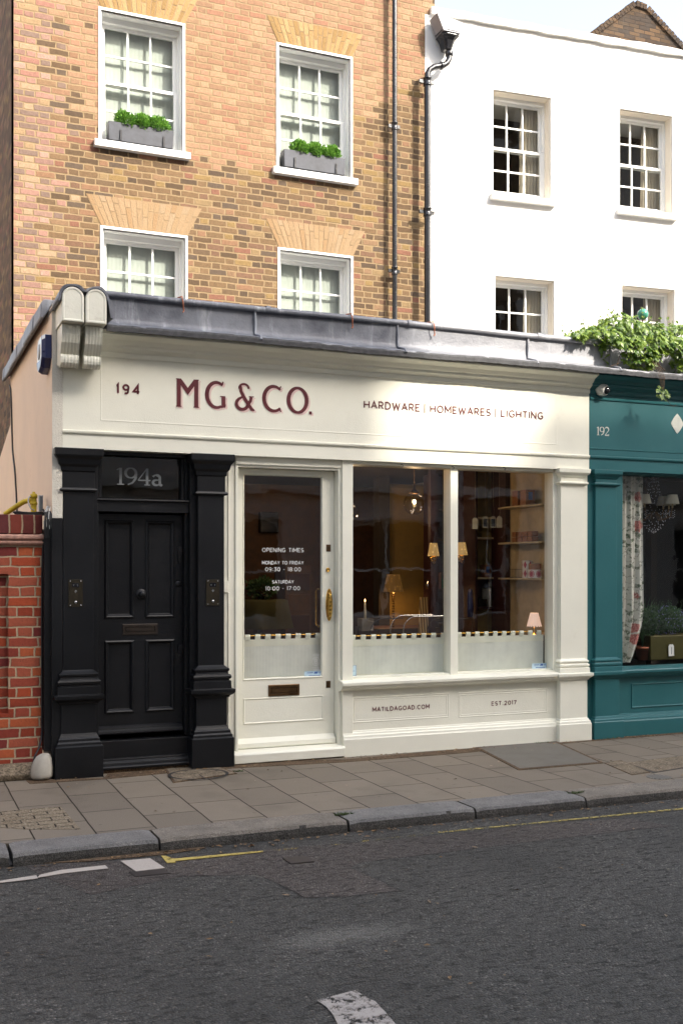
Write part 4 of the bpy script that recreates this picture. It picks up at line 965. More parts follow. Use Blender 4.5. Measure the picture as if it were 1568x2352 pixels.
m_ = MB(); m_.smooth = False; m_.loft([[(1.58,-.09,3.66),(1.64,-.09,3.66),(1.64,-.09,3.95),(1.58,-.09,3.90)],[(1.58,.2,3.66),(1.64,.2,3.66),(1.64,.2,3.99),(1.58,.2,3.94)]]); recalc(m_.build('lead_return', M['lead'], shop, .01))

# signs on the fascia
def signletters():
    base = PZ(457,937,0); top = PZ(405,869,0); Hh = top-base; Y = -.0045
    def XL(zx): return PX((300+zx*.4464)*.7513, 0)
    G_ = {}
    # each entry: strokes with widths, in a box 0..1 wide (scaled to its own width) and 0..1 high
    def serif(x, z, w_): return ([(x-w_,z),(x+w_,z)], .035)
    def draw(mb, strokes, x0, x1, lift, dx=0, dz=0, yy=0):
        W_ = x1-x0
        for k, (pts, wd) in enumerate(strokes):
            P2 = [(a*W_, b*Hh) for a, b in pts]; wds = [q*Hh for q in wd] if isinstance(wd, list) else wd*Hh
            L, R = ribbon(P2, wds)
            for i in range(len(P2)-1):
                mb.poly([(x0+q.x+dx, Y-yy-lift*(k+1), base+q.y+dz) for q in (R[i],R[i+1],L[i+1],L[i])])
    T = .15
    Mst = [([(.10,0),(.10,1)], T),([(.88,0),(.88,1)], T),([(.12,.965),(.50,.56),(.86,.965)], .15),([(-.02,.015),(.22,.015)],.04),([(.76,.015),(1.0,.015)],.04),([(-.02,.985),(.14,.985)],.035),([(.84,.985),(1.0,.985)],.035)]
    def wid(n, a, b): return [a+(b-a)*sin(pi*i/(n-1)) for i in range(n)]
    g_ = arc(.56,.5,.50,.45,52,300,26); Gst = [(g_, wid(len(g_), .09, .145)),([(g_[-1][0]-.02,.075),(.98,.125),(.98,.1)], .09),([(.92,.06),(.92,.45)], .15),([(.74,.455),(1.02,.455)], .04),([(.86,.865),(.90,.99)], .05)]
    amp = [([(.28,1-.12),(.30,.70),(.46,.47),(.86,.06),(1.0,.03)], [.10,.12,.13,.12,.06]), (arc(.46,.82,.24,.14,195,-10,14), wid(15,.08,.08)), ([(.45,.52),(.2,.42)]+arc(.36,.24,.30,.20,150,355,16)+[(.80,.36),(.84,.50)], [.06,.10]+[.12]*17+[.11,.11]), ([(.72,.515),(.98,.515)], .035), ([(.80,.02),(1.02,.02)], .03)]
    c_ = arc(.56,.5,.50,.45,48,312,26); Cst = [(c_, wid(len(c_), .09, .145)),([(.84,.85),(.93,.97)], .05),([(.84,.15),(.93,.03)], .05)]
    o_ = arc(.5,.5,.46,.45,0,360,36); Ost = [(o_, [.10+.05*abs(cos(2*pi*i/36)) for i in range(37)])]
    Dst = [([(.5,.0),(.5,.115)], .11)]
    L_ = [(Mst,537,690),(Gst,737,868),(amp,938,1068),(Cst,1127,1260),(Ost,1297,1432),(Dst,1442,1462)]
    for st_, a, b in L_:
        mb = MB(); draw(mb, st_, XL(a), XL(b), .00025); lt = mb.build('letter', M['burg'], fascia)
        mb = MB(); draw(mb, st_, XL(a), XL(b), .0001, .016, -.012, -.0016); mb.build('letter_shade', M['pink'], lt)
signletters()
def textobj(text, u0, u1, vb, vt, ub, Y, wd, mat, parent, name='lettering', gap=.26, w=None):
    zb = PZ(ub, vb, Y); h = PZ(ub, vt, Y)-zb; mb = MB(); write(mb, text, PX(u0,Y), PX(u1,Y), zb, h, Y, wd, gap); return mb.build(name, mat, parent)
textobj('194', 269, 320.5, 902.5, 883, 272, -.0045, .017, M['burg'], fascia, gap=.5)
textobj('HARDWARE', 836.5, 963, 936.3, 921, 838, -.0045, .011, M['burg'], fascia, gap=.30)
zb_, h_ = PZ(838,936.3,-.0045), PZ(838,921,-.0045)-PZ(838,936.3,-.0045)
def txz(text, u0, u1, z, h, Y, wd, mat, parent, gap=.3, name='lettering'):
    mb = MB(); write(mb, text, PX(u0,Y), PX(u1,Y), z, h, Y, wd, gap); return mb.build(name, mat, parent)
txz('HOMEWARES', 988.5, 1125.5, zb_, h_, -.0045, .011, M['burg'], fascia)
txz('LIGHTING', 1150.5, 1246, zb_, h_, -.0045, .011, M['burg'], fascia)
for u in (975, 1137.6): txz('|', u-.4, u+.4, zb_, h_, -.0045, .012, M['divider'], fascia, name='divider')

# black doorway
DY = .20
m_ = MB(); m_.box(1.531, 1.592, .10, .26, .27, 2.69); m_.box(1.531,1.575,.06,.10,.27,2.69); m_.box(2.36, 2.415, .06, .26, .27, 2.69); m_.box(2.33,2.36,.12,.26,.27,2.69); m_.box(1.592,2.33,.10,.26,2.66,2.69); m_.box(1.575,2.36,.09,.26,2.185,2.285)
m_.mould(1.575, 2.36, [(.09,2.27),(.07,2.275),(.065,2.285),(.07,2.292),(.15,2.30),(.15,2.27)])
m_.box(1.6,1.625,.14,.2,2.30,2.66); m_.box(2.305,2.33,.14,.2,2.30,2.66)
frame = recalc(m_.build('black_door_frame', K_, shop, .003))
m_ = MB(); m_.box(1.531, 2.415, .09, .25, .0, .262); m_.mould(1.59, 2.36, [(.09,.03),(.03,.03),(.028,.05),(.04,.06),(.045,.085),(.06,.095),(.062,.115),(.09,.12)]); recalc(m_.build('black_step', K_, shop, .004))
m_ = MB(); m_.box(1.535,2.41,.05,.09,-.02,.03); m_.build('step_gap', M['dirt'], shop)
door = MB()
zU0, zU1, zL0, zL1 = PZ(275,1419,DY), PZ(275,1196,DY), PZ(275,1637,DY), PZ(275,1472,DY)
xa0, xa1, xb0, xb1 = PX(242,DY), PX(307,DY), PX(335.5,DY), PX(399.5,DY)
dw = wall_holes(1.597, 2.328, .30, 2.17, DY, DY+.045, [(xa0,xa1,zU0,zU1),(xb0,xb1,zU0,zU1),(xa0,xa1,zL0,zL1),(xb0,xb1,zL0,zL1)])
for x0_,x1_ in ((xa0,xa1),(xb0,xb1)):
    for z0_,z1_ in ((zU0,zU1),(zL0,zL1)):
        dw.ring(x0_,x1_,z0_,z1_,[(-.006,DY),(-.004,DY-.010),(.008,DY-.016),(.016,DY-.012),(.024,DY-.004),(.028,DY+.012),(.034,DY+.014)])
dw.mould(1.60, 2.325, [(DY,.305),(DY-.04,.305),(DY-.045,.315),(DY-.04,.335),(DY-.03,.342),(DY-.026,.36),(DY-.01,.37),(DY,.375)])
bd = recalc(dw.build('black_door', K_, shop, .0015))
m_ = MB(); c = P(324.5,1365,DY); m_.lathe((c.x,DY,c.z), [(.048,0),(.048,-.006),(.040,-.012),(.034,-.012),(.026,-.016),(.018,-.03),(.020,-.045),(.027,-.055),(.024,-.068),(.012,-.074),(.0005,-.075)], 28, axis='y'); recalc(m_.build('door_knob', M['iron'], bd))
def letterplate(u0, u1, v0, v1, Y, mat, parent, name='letter_box'):
    x0,x1 = PX(u0,Y),PX(u1,Y); um = (u0+u1)/2; z0,z1 = PZ(um,v1,Y),PZ(um,v0,Y); m_ = MB()
    m_.ring(x0,x1,z0,z1,[(0,Y),(0,Y-.007),(.004,Y-.009),(.024,Y-.009),(.026,Y-.002),(.029,Y-.002),(.031,Y-.006),(.033,Y-.006)]); return recalc(m_.build(name, mat, parent))
letterplate(281.5,361.5,1433,1458,DY,M['darkiron'],bd)
for (u,v0,v1) in ((413,1256,1294),(414,1481,1519)):
    x = PX(u,DY)-.0; z0_,z1_ = PZ(u,v1,DY),PZ(u,v0,DY); m_ = MB(); m_.box(x-.022,x+.018,DY-.022,DY,(z0_+z1_)/2+.01,z1_); m_.loft([[(x-.018,y,z0_+.03),(x,y,z0_),(x+.018,y,z0_+.03),(x+.02,y,(z0_+z1_)/2+.009),(x-.02,y,(z0_+z1_)/2+.009)] for y in (DY-.012,DY)])
    m_.lathe((x,DY-.012,z0_+.045),[(.014,0),(.014,-.006),(.001,-.006)],16,axis='y'); recalc(m_.build('lock', M['iron'], bd, .002))
c = P(410,1341,DY); m_ = MB(); m_.lathe((c.x,DY,c.z),[(.026,0),(.026,-.006),(.016,-.01),(.001,-.01)],20,axis='y'); recalc(m_.build('lock', M['iron'], bd))
# fanlight and its serif number
fz0, fz1 = 2.30, 2.665
fg = MB().poly([(1.62,.185,fz0),(2.31,.185,fz0),(2.31,.185,fz1),(1.62,.185,fz1)]).build('fanlight', M['fan'], frame)
MB().box(1.60,2.33,.35,.36,2.2,2.7).build('dark_hall', M['blackvoid'], shop)
def serifnum(mb, ch, x, z, sx, h, Y, k):
    th = .03*h/.19*1.0; tn = .012*h/.19; S = []
    wd = lambda n,a,b: [a+(b-a)*sin(pi*i/(n-1)) for i in range(n)]
    if ch == '1': S = [([(.20,0),(.20,1)], th),([(.02,.86),(.20,.98)], tn),([(.04,.01),(.36,.01)], tn)]; w_ = .40
    if ch == '9':
        o_ = arc(.28,.70,.25,.29,0,360,26); S = [(o_, [tn+(th-tn)*abs(cos(2*pi*i/26)) for i in range(27)]), ([(.54,.66),(.50,.36),(.36,.12),(.14,.0)], [th,th*.9,tn*1.6,tn])]; w_ = .62
    if ch == '4': S = [([(.44,0),(.44,1)], th),([(.42,.98),(.02,.30)], tn),([(0,.285),(.60,.285)], tn*1.3),([(.30,.01),(.58,.01)], tn)]; w_ = .66
    if ch == '2':
        a_ = arc(.28,.72,.24,.27,160,-30,14)+[(.06,.05),(.04,.03)]; S = [(a_, wd(len(a_), tn, th)),([(.04,.03),(.50,.03),(.54,.18)], [th,th,tn])]; w_ = .62
    if ch == 'a':
        a_ = arc(.22,.46,.17,.16,160,0,10); S = [(a_+[(.39,.06),(.46,.02),(.52,.05)], [th]+[tn*1.5]*4+[th]*8+[tn]), (arc(.22,.17,.16,.155,60,330,16), wd(17, tn, th)), ([(.38,.38),(.26,.31)], tn)]; w_ = .55
    for j, (pts, wds) in enumerate(S):
        P2 = [(a*sx, b*h) for a, b in pts]; L, R = ribbon(P2, wds)
        for i in range(len(P2)-1): mb.poly([(x+q.x, Y-.0003*(j+1+3*(k%2)), z+q.y) for q in (R[i],R[i+1],L[i+1],L[i])])
    return w_
def seriftext(text, x0, x1, z, h, Y, mat, parent, name='lettering'):
    tot = {'1':.40,'9':.62,'4':.66,'2':.62,'a':.55}; sx = (x1-x0)/sum(tot[c] for c in text); mb = MB(); x = x0
    for k, c in enumerate(text): x += serifnum(mb, c, x, z, sx, h, Y, k)*sx
    return mb.build(name, mat, parent)
# letters cut from zooms: x 800..1112 and y 1295..1420 of the first doorway view
uz = lambda z: z*.3354; vz = lambda z: 638.6+z*.3354
seriftext('194a', PX(uz(798),.183), PX(uz(1118),.183), PZ(uz(820),vz(1413),.183), PZ(uz(820),vz(1298),.183)-PZ(uz(820),vz(1413),.183), .183, M['etch'], fg)
# intercoms
def intercom(u0,u1,v0,v1,label_):
    Y = -.001; x0,x1 = PX(u0,Y),PX(u1,Y); um=(u0+u1)/2; z0,z1 = PZ(um,v1,Y),PZ(um,v0,Y)
    t_ = thing('intercom_panel', label_, 'intercom', ((x0+x1)/2, Y, z0), group='door entry panels')
    m_ = MB(); m_.box(x0,x1,Y-.006,Y,z0,z1); recalc(m_.build('plate', M['darkbrass'], t_, .001))
    W_, H_ = x1-x0, z1-z0; xc = (x0+x1)/2
    for a in (.13,.87):
        for b in (.06,.94): m_ = MB(); m_.lathe((x0+W_*a,Y-.006,z0+H_*b),[(.004,0),(.003,-.0025),(.0002,-.003)],10,axis='y'); m_.build('screw', M['steel'], t_)
    m_ = MB(); m_.lathe((xc,Y-.006,z0+H_*.17),[(.0115,0),(.0115,-.004),(.009,-.006),(.0002,-.007)],18,axis='y'); m_.build('button', M['steel'], t_)
    m_ = MB(); m_.box(x0+W_*.25,x0+W_*.75,Y-.0085,Y-.0061,z0+H_*.72,z0+H_*.87); cw = m_.build('camera_window', M['blackglass'], t_)
    m_ = MB()
    for sg in (-1,1):
        a_ = arc(xc+sg*.006,z0+H_*.79,.011,.009,(-50 if sg>0 else 130),(50 if sg>0 else 230),8); L,R = ribbon(a_,.0025)
        for i in range(8): m_.poly([(q.x,Y-.0092,q.y) for q in (R[i],R[i+1],L[i+1],L[i])])
    m_.build('lens_ring', M['etch'], cw)
    m_ = MB()
    for i in range(-3,4):
        for j in range(-3,4):
            if abs(i)+abs(j) <= 3: m_.box(xc+i*.0036-.0012,xc+i*.0036+.0012,Y-.0068,Y-.0061,z0+H_*.575+j*.0036-.0012,z0+H_*.575+j*.0036+.0012)
    m_.build('speaker_grille', M['etch'], t_)
intercom(157.5,190.5,1331,1394,'dark brass door entry panel on the left black pilaster')
intercom(473.5,504,1331,1391,'dark brass door entry panel on the right black pilaster')

# cream door in its frame
m_ = MB()
m_.box(2.649, 2.765, .07, .24, .10, 2.69); m_.box(2.765, 2.79, .055, .24, .10, 2.62); m_.box(3.735, 3.765, .055, .24, .10, 2.62); m_.box(3.765, 3.87, .03, .24, .0, 2.69); m_.box(2.765, 3.765, .045, .24, 2.62, 2.69); m_.box(2.79, 3.735, .06, .24, 2.598, 2.62)
m_.box(2.649,2.70,.05,.07,1.50,1.60); m_.box(2.70,2.712,.06,.07,.1,1.5); m_.box(2.70,2.712,.06,.07,1.6,2.6)
recalc(m_.build('cream_door_frame', C_, shop, .003))
CY_ = .14
m_ = wall_holes(2.795, 3.73, .115, 2.594, CY_, CY_+.05, [(2.863,3.617,.722,2.547)])
m_.ring(2.863,3.617,.722,2.547,[(-.004,CY_),(-.003,CY_-.005),(.004,CY_-.006),(.010,CY_+.004),(.011,CY_+.03)], cap=False)
px0,px1 = PX(560,CY_),PX(741,CY_); pz0,pz1 = PZ(560,1663,CY_),PZ(560,1606,CY_)
m_.ring(px0,px1,pz0,pz1,[(-.004,CY_),(-.003,CY_-.005),(.003,CY_-.006),(.010,CY_-.001),(.012,CY_-.0005)])
m_.mould(2.80, 3.725, [(CY_,.12),(CY_-.045,.12),(CY_-.05,.13),(CY_-.048,.165),(CY_-.03,.18),(CY_,.205)])
cd = recalc(m_.build('cream_door', C_, shop, .0015))
dg = MB().poly([(2.87,CY_+.02,.728),(3.61,CY_+.02,.728),(3.61,CY_+.02,2.54),(2.87,CY_+.02,2.54)]).build('door_glass', M['glass_door'], cd)
letterplate(616,687,1572,1598,CY_,M['oldbrass'],cd)
for a,b,v0,v1 in ((749,759,1250.7,1267),(748.5,758.5,1564,1580)):
    x0_,x1_ = PX(a,CY_),PX(b,CY_); z0_,z1_ = PZ(a,v1,CY_),PZ(a,v0,CY_); m_ = MB(); m_.box(x0_,x1_,CY_-.004,CY_,z0_,z1_); kp = recalc(m_.build('lock_plate', M['oldbrass'], cd, .001))
    xm,zm = (x0_+x1_)/2,(z0_+z1_)/2; m_ = MB(); m_.box(xm-.002,xm+.002,CY_-.0052,CY_-.0041,zm-.012,zm+.004); m_.lathe((xm,CY_-.0041,zm+.006),[(.005,0),(.005,-.0012),(.0002,-.0012)],10,axis='y'); m_.build('keyhole', M['blackvoid'], kp)
c = P(752.6,1309,CY_); m_ = MB(); m_.lathe((c.x,CY_,c.z),[(.021,0),(.021,-.006),(.017,-.010),(.009,-.010),(.008,-.007),(.0003,-.007)],24,axis='y'); recalc(m_.build('lock_cylinder', M['brass'], cd))
c = P(755.5,1389,CY_); a_, b_ = .034, .148; m_ = MB(); n=36
m_.loft([[(c.x+a_*s_*cos(2*pi*k/n),y,c.z+b_*(1-(1-s_)*.25)*sin(2*pi*k/n)) for k in range(n)] for s_,y in ((1,CY_),(1,CY_-.004),(.88,CY_-.008),(.8,CY_-.006),(.01,CY_-.006))]); hp_ = recalc(m_.build('pull_handle', M['brass'], cd))
m_ = MB(); m_.smooth = True; x_ = c.x-.010
pts = [(x_,CY_-.006,c.z+.105),(x_,CY_-.035,c.z+.108),(x_,CY_-.052,c.z+.095)]; rs = [.007,.008,.009]
for i in range(25):
    t_ = i/24; pts.append((x_,CY_-.055,c.z+.09-.18*t_)); rs.append(.0095+.003*abs(sin(t_*pi*5)))
pts += [(x_,CY_-.052,c.z-.095),(x_,CY_-.035,c.z-.108),(x_,CY_-.006,c.z-.105)]; rs += [.009,.008,.007]
m_.tube(pts, rs, 12); recalc(m_.build('grip', M['brass'], hp_))
m_ = MB(); m_.smooth = True; x_ = 3.60; m_.tube([(x_,CY_+.05,1.52),(x_,CY_+.09,1.52),(x_-.01,CY_+.10,1.5),(x_-.01,CY_+.10,1.2),(x_,CY_+.09,1.18),(x_,CY_+.05,1.18)], .008, 8); m_.build('inner_handle', M['brass'], cd)
m_ = MB(); m_.loft([[(x,-.015,.012),(x,-.018,.085),(x,-.005,.10),(x,.09,.115),(x,.12,.115),(x,.12,.012)] for x in (2.735,3.776)]); recalc(m_.build('cream_doorstep', C_, shop, .004))
m_ = MB(); m_.box(2.735,3.77,.0,.2,-.02,.0115); m_.build('step_gap', M['dirt'], shop)
GY = CY_+.0185
for txt, a, b, vb, vt in (('OPENING TIMES',602.5,696.8,1267.3,1258.8),('MONDAY TO FRIDAY',602.5,696.8,1296,1289),('09:30 - 18:00',609.5,690.5,1311.7,1303.6),('SATURDAY',625.3,674.3,1340,1333.2),('10:00 - 17:00',610,688.5,1355.6,1347.6)):
    textobj(txt, a, b, vb, vt, a, GY, .0052, M['letterwhite'], dg)
# certification mark and stickers
def ringmark(cx, cz, r, w_, Y, mat, parent):
    m_ = MB(); n = 30; m_.add([(cx+q*cos(2*pi*k/n),Y,cz+q*sin(2*pi*k/n)) for q in (r-w_,r) for k in range(n)],[(k,(k+1)%n,n+(k+1)%n,n+k) for k in range(n)]); return m_
c = P(725.4,1519,GY); m_ = ringmark(c.x,c.z,.040,.005,GY,None,None); write(m_, 'B', c.x-.011, c.x+.013, c.z-.021, .042, GY, .006); m_.box(c.x-.04,c.x+.04,GY-.0008,GY,c.z-.060,c.z-.055)
write(m_, 'CERTIFIED', c.x-.036, c.x+.036, c.z+.052, .012, GY, .0022); write(m_, 'CORPORATION', c.x-.038, c.x+.038, c.z-.080, .011, GY, .0022)
m_.build('certification_mark', M['letterwhite'], dg)
def sticker(u0,u1,v0,v1,Y,parent,name='sticker',airmail=False):
    x0,x1 = PX(u0,Y),PX(u1,Y); z0,z1 = PZ(u0,v1,Y),PZ(u0,v0,Y); W_,H_ = x1-x0,z1-z0
    s_ = MB().box(x0,x1,Y-.0006,Y,z0,z1).build(name, M['ltblue'], parent); m_ = MB(); yy_ = Y-.0012
    if airmail:
        n = 9
        for i in range(n):
            t0 = (i+.1)/n; t1 = (i+.6)/n; e = .006
            m_.poly([(x0+W_*t0,yy_,z0),(x0+W_*t1,yy_,z0),(x0+W_*t1+e,yy_,z0+e),(x0+W_*t0+e,yy_,z0+e)]); m_.poly([(x0+W_*t0,yy_,z1-e),(x0+W_*t1,yy_,z1-e),(x0+W_*t1+e*.5,yy_,z1),(x0+W_*t0+e*.5,yy_,z1)])
            m_.poly([(x1-e,yy_,z0+H_*t0),(x1,yy_,z0+H_*t0),(x1,yy_,z0+H_*t1),(x1-e,yy_,z0+H_*t1)])
        for a,b,c_ in ((.05,.55,.85),(.05,.35,.78),(.05,.8,.45),(.05,.5,.36)): m_.poly([(x0+W_*a,yy_,z0+H_*c_),(x0+W_*b,yy_,z0+H_*c_),(x0+W_*b,yy_,z0+H_*(c_+.035)),(x0+W_*a,yy_,z0+H_*(c_+.035))])
    else:
        m_.poly([(x0+W_*.54,yy_,z0+H_*.55),(x0+W_*.74,yy_,z0+H_*.55),(x0+W_*.78,yy_,z0+H_*.88),(x0+W_*.58,yy_,z0+H_*.88)])
        for a,b,c_,h_ in ((.14,.5,.66,.12),(.8,.95,.75,.07),(.8,.95,.6,.07),(.24,.9,.2,.10)): m_.poly([(x0+W_*a,yy_,z0+H_*c_),(x0+W_*b,yy_,z0+H_*c_),(x0+W_*b,yy_,z0+H_*(c_+h_)),(x0+W_*a,yy_,z0+H_*(c_+h_))])
    m_.build('print', M['blueink'], s_); return s_
sticker(699,739,1542,1556,GY,dg)

# display window
WG = .15
m_ = MB(); m_.box(3.87, 6.03, .04, .24, 2.662, 2.69); m_.box(3.872, 4.889, .07, .2, .66, .716); m_.box(4.97, 6.03, .07, .2, .66, .716)
m_.box(4.889, 4.970, .06, .2, .66, 2.662); m_.box(3.74, 3.87, .062, .2, .6, .66)
m_.mould(3.74, 6.12, [(.08,.66),(.07,.70),(.02,.69),(-.035,.682),(-.042,.672),(-.040,.648),(-.028,.640),(-.022,.625),(-.004,.612),(.012,.604),(.015,.596),(.05,.594),(.08,.60)])
wf = recalc(m_.build('display_window', C_, shop, .002))
for a, b in ((3.868,4.892),(4.968,6.032)):
    pn = MB().poly([(a,WG,.71),(b,WG,.71),(b,WG,2.665),(a,WG,2.665)]).build('pane', M['glass'], wf)
    if a < 4: sticker(799.5,818,1529,1553,WG-.002,pn,airmail=True)
    else: sticker(1221,1254,1524,1537,WG-.002,pn)
for u, v in ((922,1069),(1039,1074),(1157,1076)):
    c = P(u,v,.02); m_ = MB(); m_.smooth = True; m_.tube([(c.x,.045,c.z+.012),(c.x,.02,c.z+.01),(c.x+.012,.01,c.z),(c.x+.008,.01,c.z-.014),(c.x-.006,.012,c.z-.012)], .003, 6); m_.build('hook', M['iron'], wf)
m_ = wall_holes(3.77, 6.089, .0, .60, .05, .2, [])
m_.mould(3.768, 6.1, [(.05,.0),(.0,.0),(.0,.155),(.006,.165),(.010,.185),(.022,.192),(.028,.208),(.04,.215),(.044,.226),(.05,.23)])
for (a,b,vt,vb,ur) in ((809,1029,1603.5,1660,809),(1053.5,1255,1592,1647.4,1053.5)):
    x0_,x1_ = PX(a,.05),PX(b,.05); z0_,z1_ = PZ(ur,vb,.05),PZ(ur,vt,.05); m_.ring(x0_,x1_,z0_,z1_,[(-.004,.05),(-.003,.0472),(.003,.0468),(.007,.0492),(.016,.0494),(.018,.0478),(.022,.0478),(.025,.0492)])
sr = recalc(m_.build('stall_riser', C_, shop, .002))
textobj('MATILDAGOAD.COM', 855.5, 985, 1634.2, 1625.4, 857, .047, .0075, M['burg'], sr, gap=.32)
textobj('EST.2017', 1128.5, 1184.5, 1620.4, 1612, 1130, .047, .0075, M['burg'], sr, gap=.36)

# café curtains on brass rods
def cafe(u0, u1, vt, vb, Y, label_, ntab):
    x0,x1 = PX(u0,Y),PX(u1,Y); z1_ = PZ(u0,vt,Y); z0_ = PZ(u0,vb,Y)
    t_ = thing('cafe_curtain', label_, 'curtain', ((x0+x1)/2,Y,z0_), group='cafe curtains behind the glass')
    rnd = random.Random(int(u0)); m_ = MB(); m_.smooth = True; n = 120; ph = rnd.random()*6
    def wv(x,k): return .007*sin(x*8+ph)*(.4+.6*k)+.0035*sin(x*19+ph*2+k)*k+.0022*sin(x*33+k*2)*(1-k*.3)
    zz = [z1_-.035-(z1_-.035-z0_)*k/6 for k in range(7)]
    m_.loft([[(x0+(x1-x0)*i/n, Y+wv(x0+(x1-x0)*i/n, k/6), z-.006*sin(i*pi/(n/ntab))*0-.004*abs(sin(pi*ntab*i/n))*(k==0)) for i in range(n+1)] for k,z in enumerate(zz)], close=False, capa=False, capb=False)
    m_.build('cloth', M['cafe'], t_)
    m_ = MB(); m_.smooth = True
    for (za,zb2) in ((z1_-.033,z1_-.095),(z0_+.025,z0_-.002)):
        m_.loft([[(x0+(x1-x0)*i/n, Y-.003+wv(x0+(x1-x0)*i/n, kk), z) for i in range(n+1)] for z,kk in ((za,0 if za > z0_+.1 else 1),(zb2,.15 if za > z0_+.1 else 1))], close=False, capa=False, capb=False)
    m_.build('hem', M['cafehem'], t_)
    for i in range(ntab):
        xc = x0+(x1-x0)*(i+.5)/ntab; w_ = .024; m_ = MB(); m_.smooth = True
        m_.loft([[(xc-w_,y,z),(xc+w_,y,z)] for y,z in ((Y-.002,z1_-.045),(Y-.010,z1_-.012),(Y-.008,z1_+.008),(Y+.004,z1_+.012),(Y+.012,z1_+.002),(Y+.004,z1_-.045))], close=False, capa=False, capb=False); m_.build('tab', M['cafehem'], t_)
    m_ = MB(); m_.smooth = True; m_.tube([(x0-.01,Y,z1_),(x1+.015,Y,z1_)], .0055, 8); m_.build('rod', M['brass'], t_)
cafe(556.5,741,1461,1563,.215,'pale striped cafe curtain across the bottom of the cream door glass',8)
cafe(798,1028,1461.5,1556,.21,'pale striped cafe curtain in the left half of the display window',10)
cafe(1043,1246,1455,1547,.21,'pale striped cafe curtain in the right half of the display window',10)

# ------------------------------------------------------------------ teal shop next door
ts = thing('teal_shop', 'teal painted shopfront numbered 192 at the right edge', 'shop', (8, 0, 0)); T_ = M['teal']
XE = 11.0
tf = prof_fascia(XR+.001, XE, T_, ts, 20, 21)
tf.data.name = 'fascia'
for ch in list(tf.children): bpy.data.objects.remove(ch)
m_ = MB(); m_.mould(XR+.003, XE, [(0,2.905),(-.004,2.907),(-.005,2.915),(0,2.918)]); m_.mould(XR+.01, XE, [(0,3.40),(-.012,3.402),(-.014,3.415),(-.004,3.425),(0,3.43)]); m_.build('fascia_bead', T_, tf)
PT = [(z,o) for z,o in PCm]
pilaster(6.503, 6.757, PT, T_, ts)
m_ = MB(); m_.box(XR+.001, 6.503, .032, .22, 0, 2.69); m_.box(6.757,6.87,.052,.22,.60,2.69); m_.box(6.87, XE, .04, .22, 2.672, 2.69); m_.box(6.87,XE,.082,.2,.602,.70)
m_.mould(6.757, XE, [(.08,.66),(.07,.70),(.02,.69),(-.030,.682),(-.037,.672),(-.035,.648),(-.023,.640),(-.017,.625),(.0,.612),(.014,.604),(.015,.596),(.05,.594),(.08,.60)])
m_.box(6.757, XE, .05, .2, 0, .60); m_.mould(6.757, XE, [(.05,.0),(.0,.0),(.0,.155),(.006,.165),(.010,.185),(.022,.192),(.028,.208),(.04,.215),(.044,.226),(.05,.23)])
m_.ring(6.98, 9.6, .285, .525, [(-.004,.05),(-.003,.042),(.004,.041),(.010,.049),(.03,.0495)]); m_.box(8.9,8.98,.07,.2,.7,2.672)
recalc(m_.build('shop_window', T_, ts, .002))
MB().poly([(6.87,.15,.70),(XE,.15,.70),(XE,.15,2.68),(6.87,.15,2.68)]).build('pane', M['glass_teal'], ts)
seriftext('192', PX(1369,-.002), PX(1398.5,-.002), PZ(1369,999,-.002), PZ(1369,980,-.002)-PZ(1369,999,-.002), -.002, M['sage'], tf)
c = P(1554,973,-.002); m_ = MB()
n = 8; pts = []
for (ax,az),(bx_,bz) in (((0,.105),(.082,0)),((.082,0),(0,-.105)),((0,-.105),(-.082,0)),((-.082,0),(0,.105))):
    for i in range(n):
        t_ = i/n; bl = 1+.10*sin(pi*t_); pts.append(((ax+(bx_-ax)*t_)*bl,(az+(bz-az)*t_)*bl))
m_.poly([(c.x+a,-.003,c.z+b) for a,b in pts]); m_.build('diamond', M['sage'], tf)
leadface(XR+1.0, XE, 9, ts, (1700,))
m_ = MB(); m_.box(XR+.001, XE, -.03, .22, 3.64, 3.94); m_.box(XR+.01,XE,.22,3.2,3.42,3.5); m_.build('parapet', M['lead'], ts)
m_ = MB(); m_.add([(6.5,.22,0),(XE,.22,0),(XE,2.8,0),(6.5,2.8,0),(6.5,.22,2.9),(XE,.22,2.9),(XE,2.8,2.9),(6.5,2.8,2.9)],[(0,1,2,3),(7,6,5,4),(1,5,6,2),(2,6,7,3),(3,7,4,0)]); m_.build('dark_room', M['blackvoid'], ts)

# floral curtain
cx0, cx1 = PX(1410,.26), PX(1475,.26)
fc = thing('floral_curtain', 'white curtain with red roses hanging in the teal shop window', 'curtain', ((cx0+cx1)/2,.26,.72))
m_ = MB(); m_.smooth = True; n = 90; rows = []
for z in [2.75-(2.75-.73)*k/24 for k in range(25)]:
    t_ = (2.75-z)/2.02; right = cx1-.01-.0*t_-(.17*max(0,(t_-.72)/.28)**1.6); left = cx0-.02
    rows.append([(left+(right-left)*i/n, .26+.035*sin(i/n*17+.3+.9*t_)*(.7+.4*sin(z*2))+.012*sin(i/n*41), z) for i in range(n+1)])
m_.loft(rows, close=False, capa=False, capb=False); m_.build('cloth', M['floral'], fc)
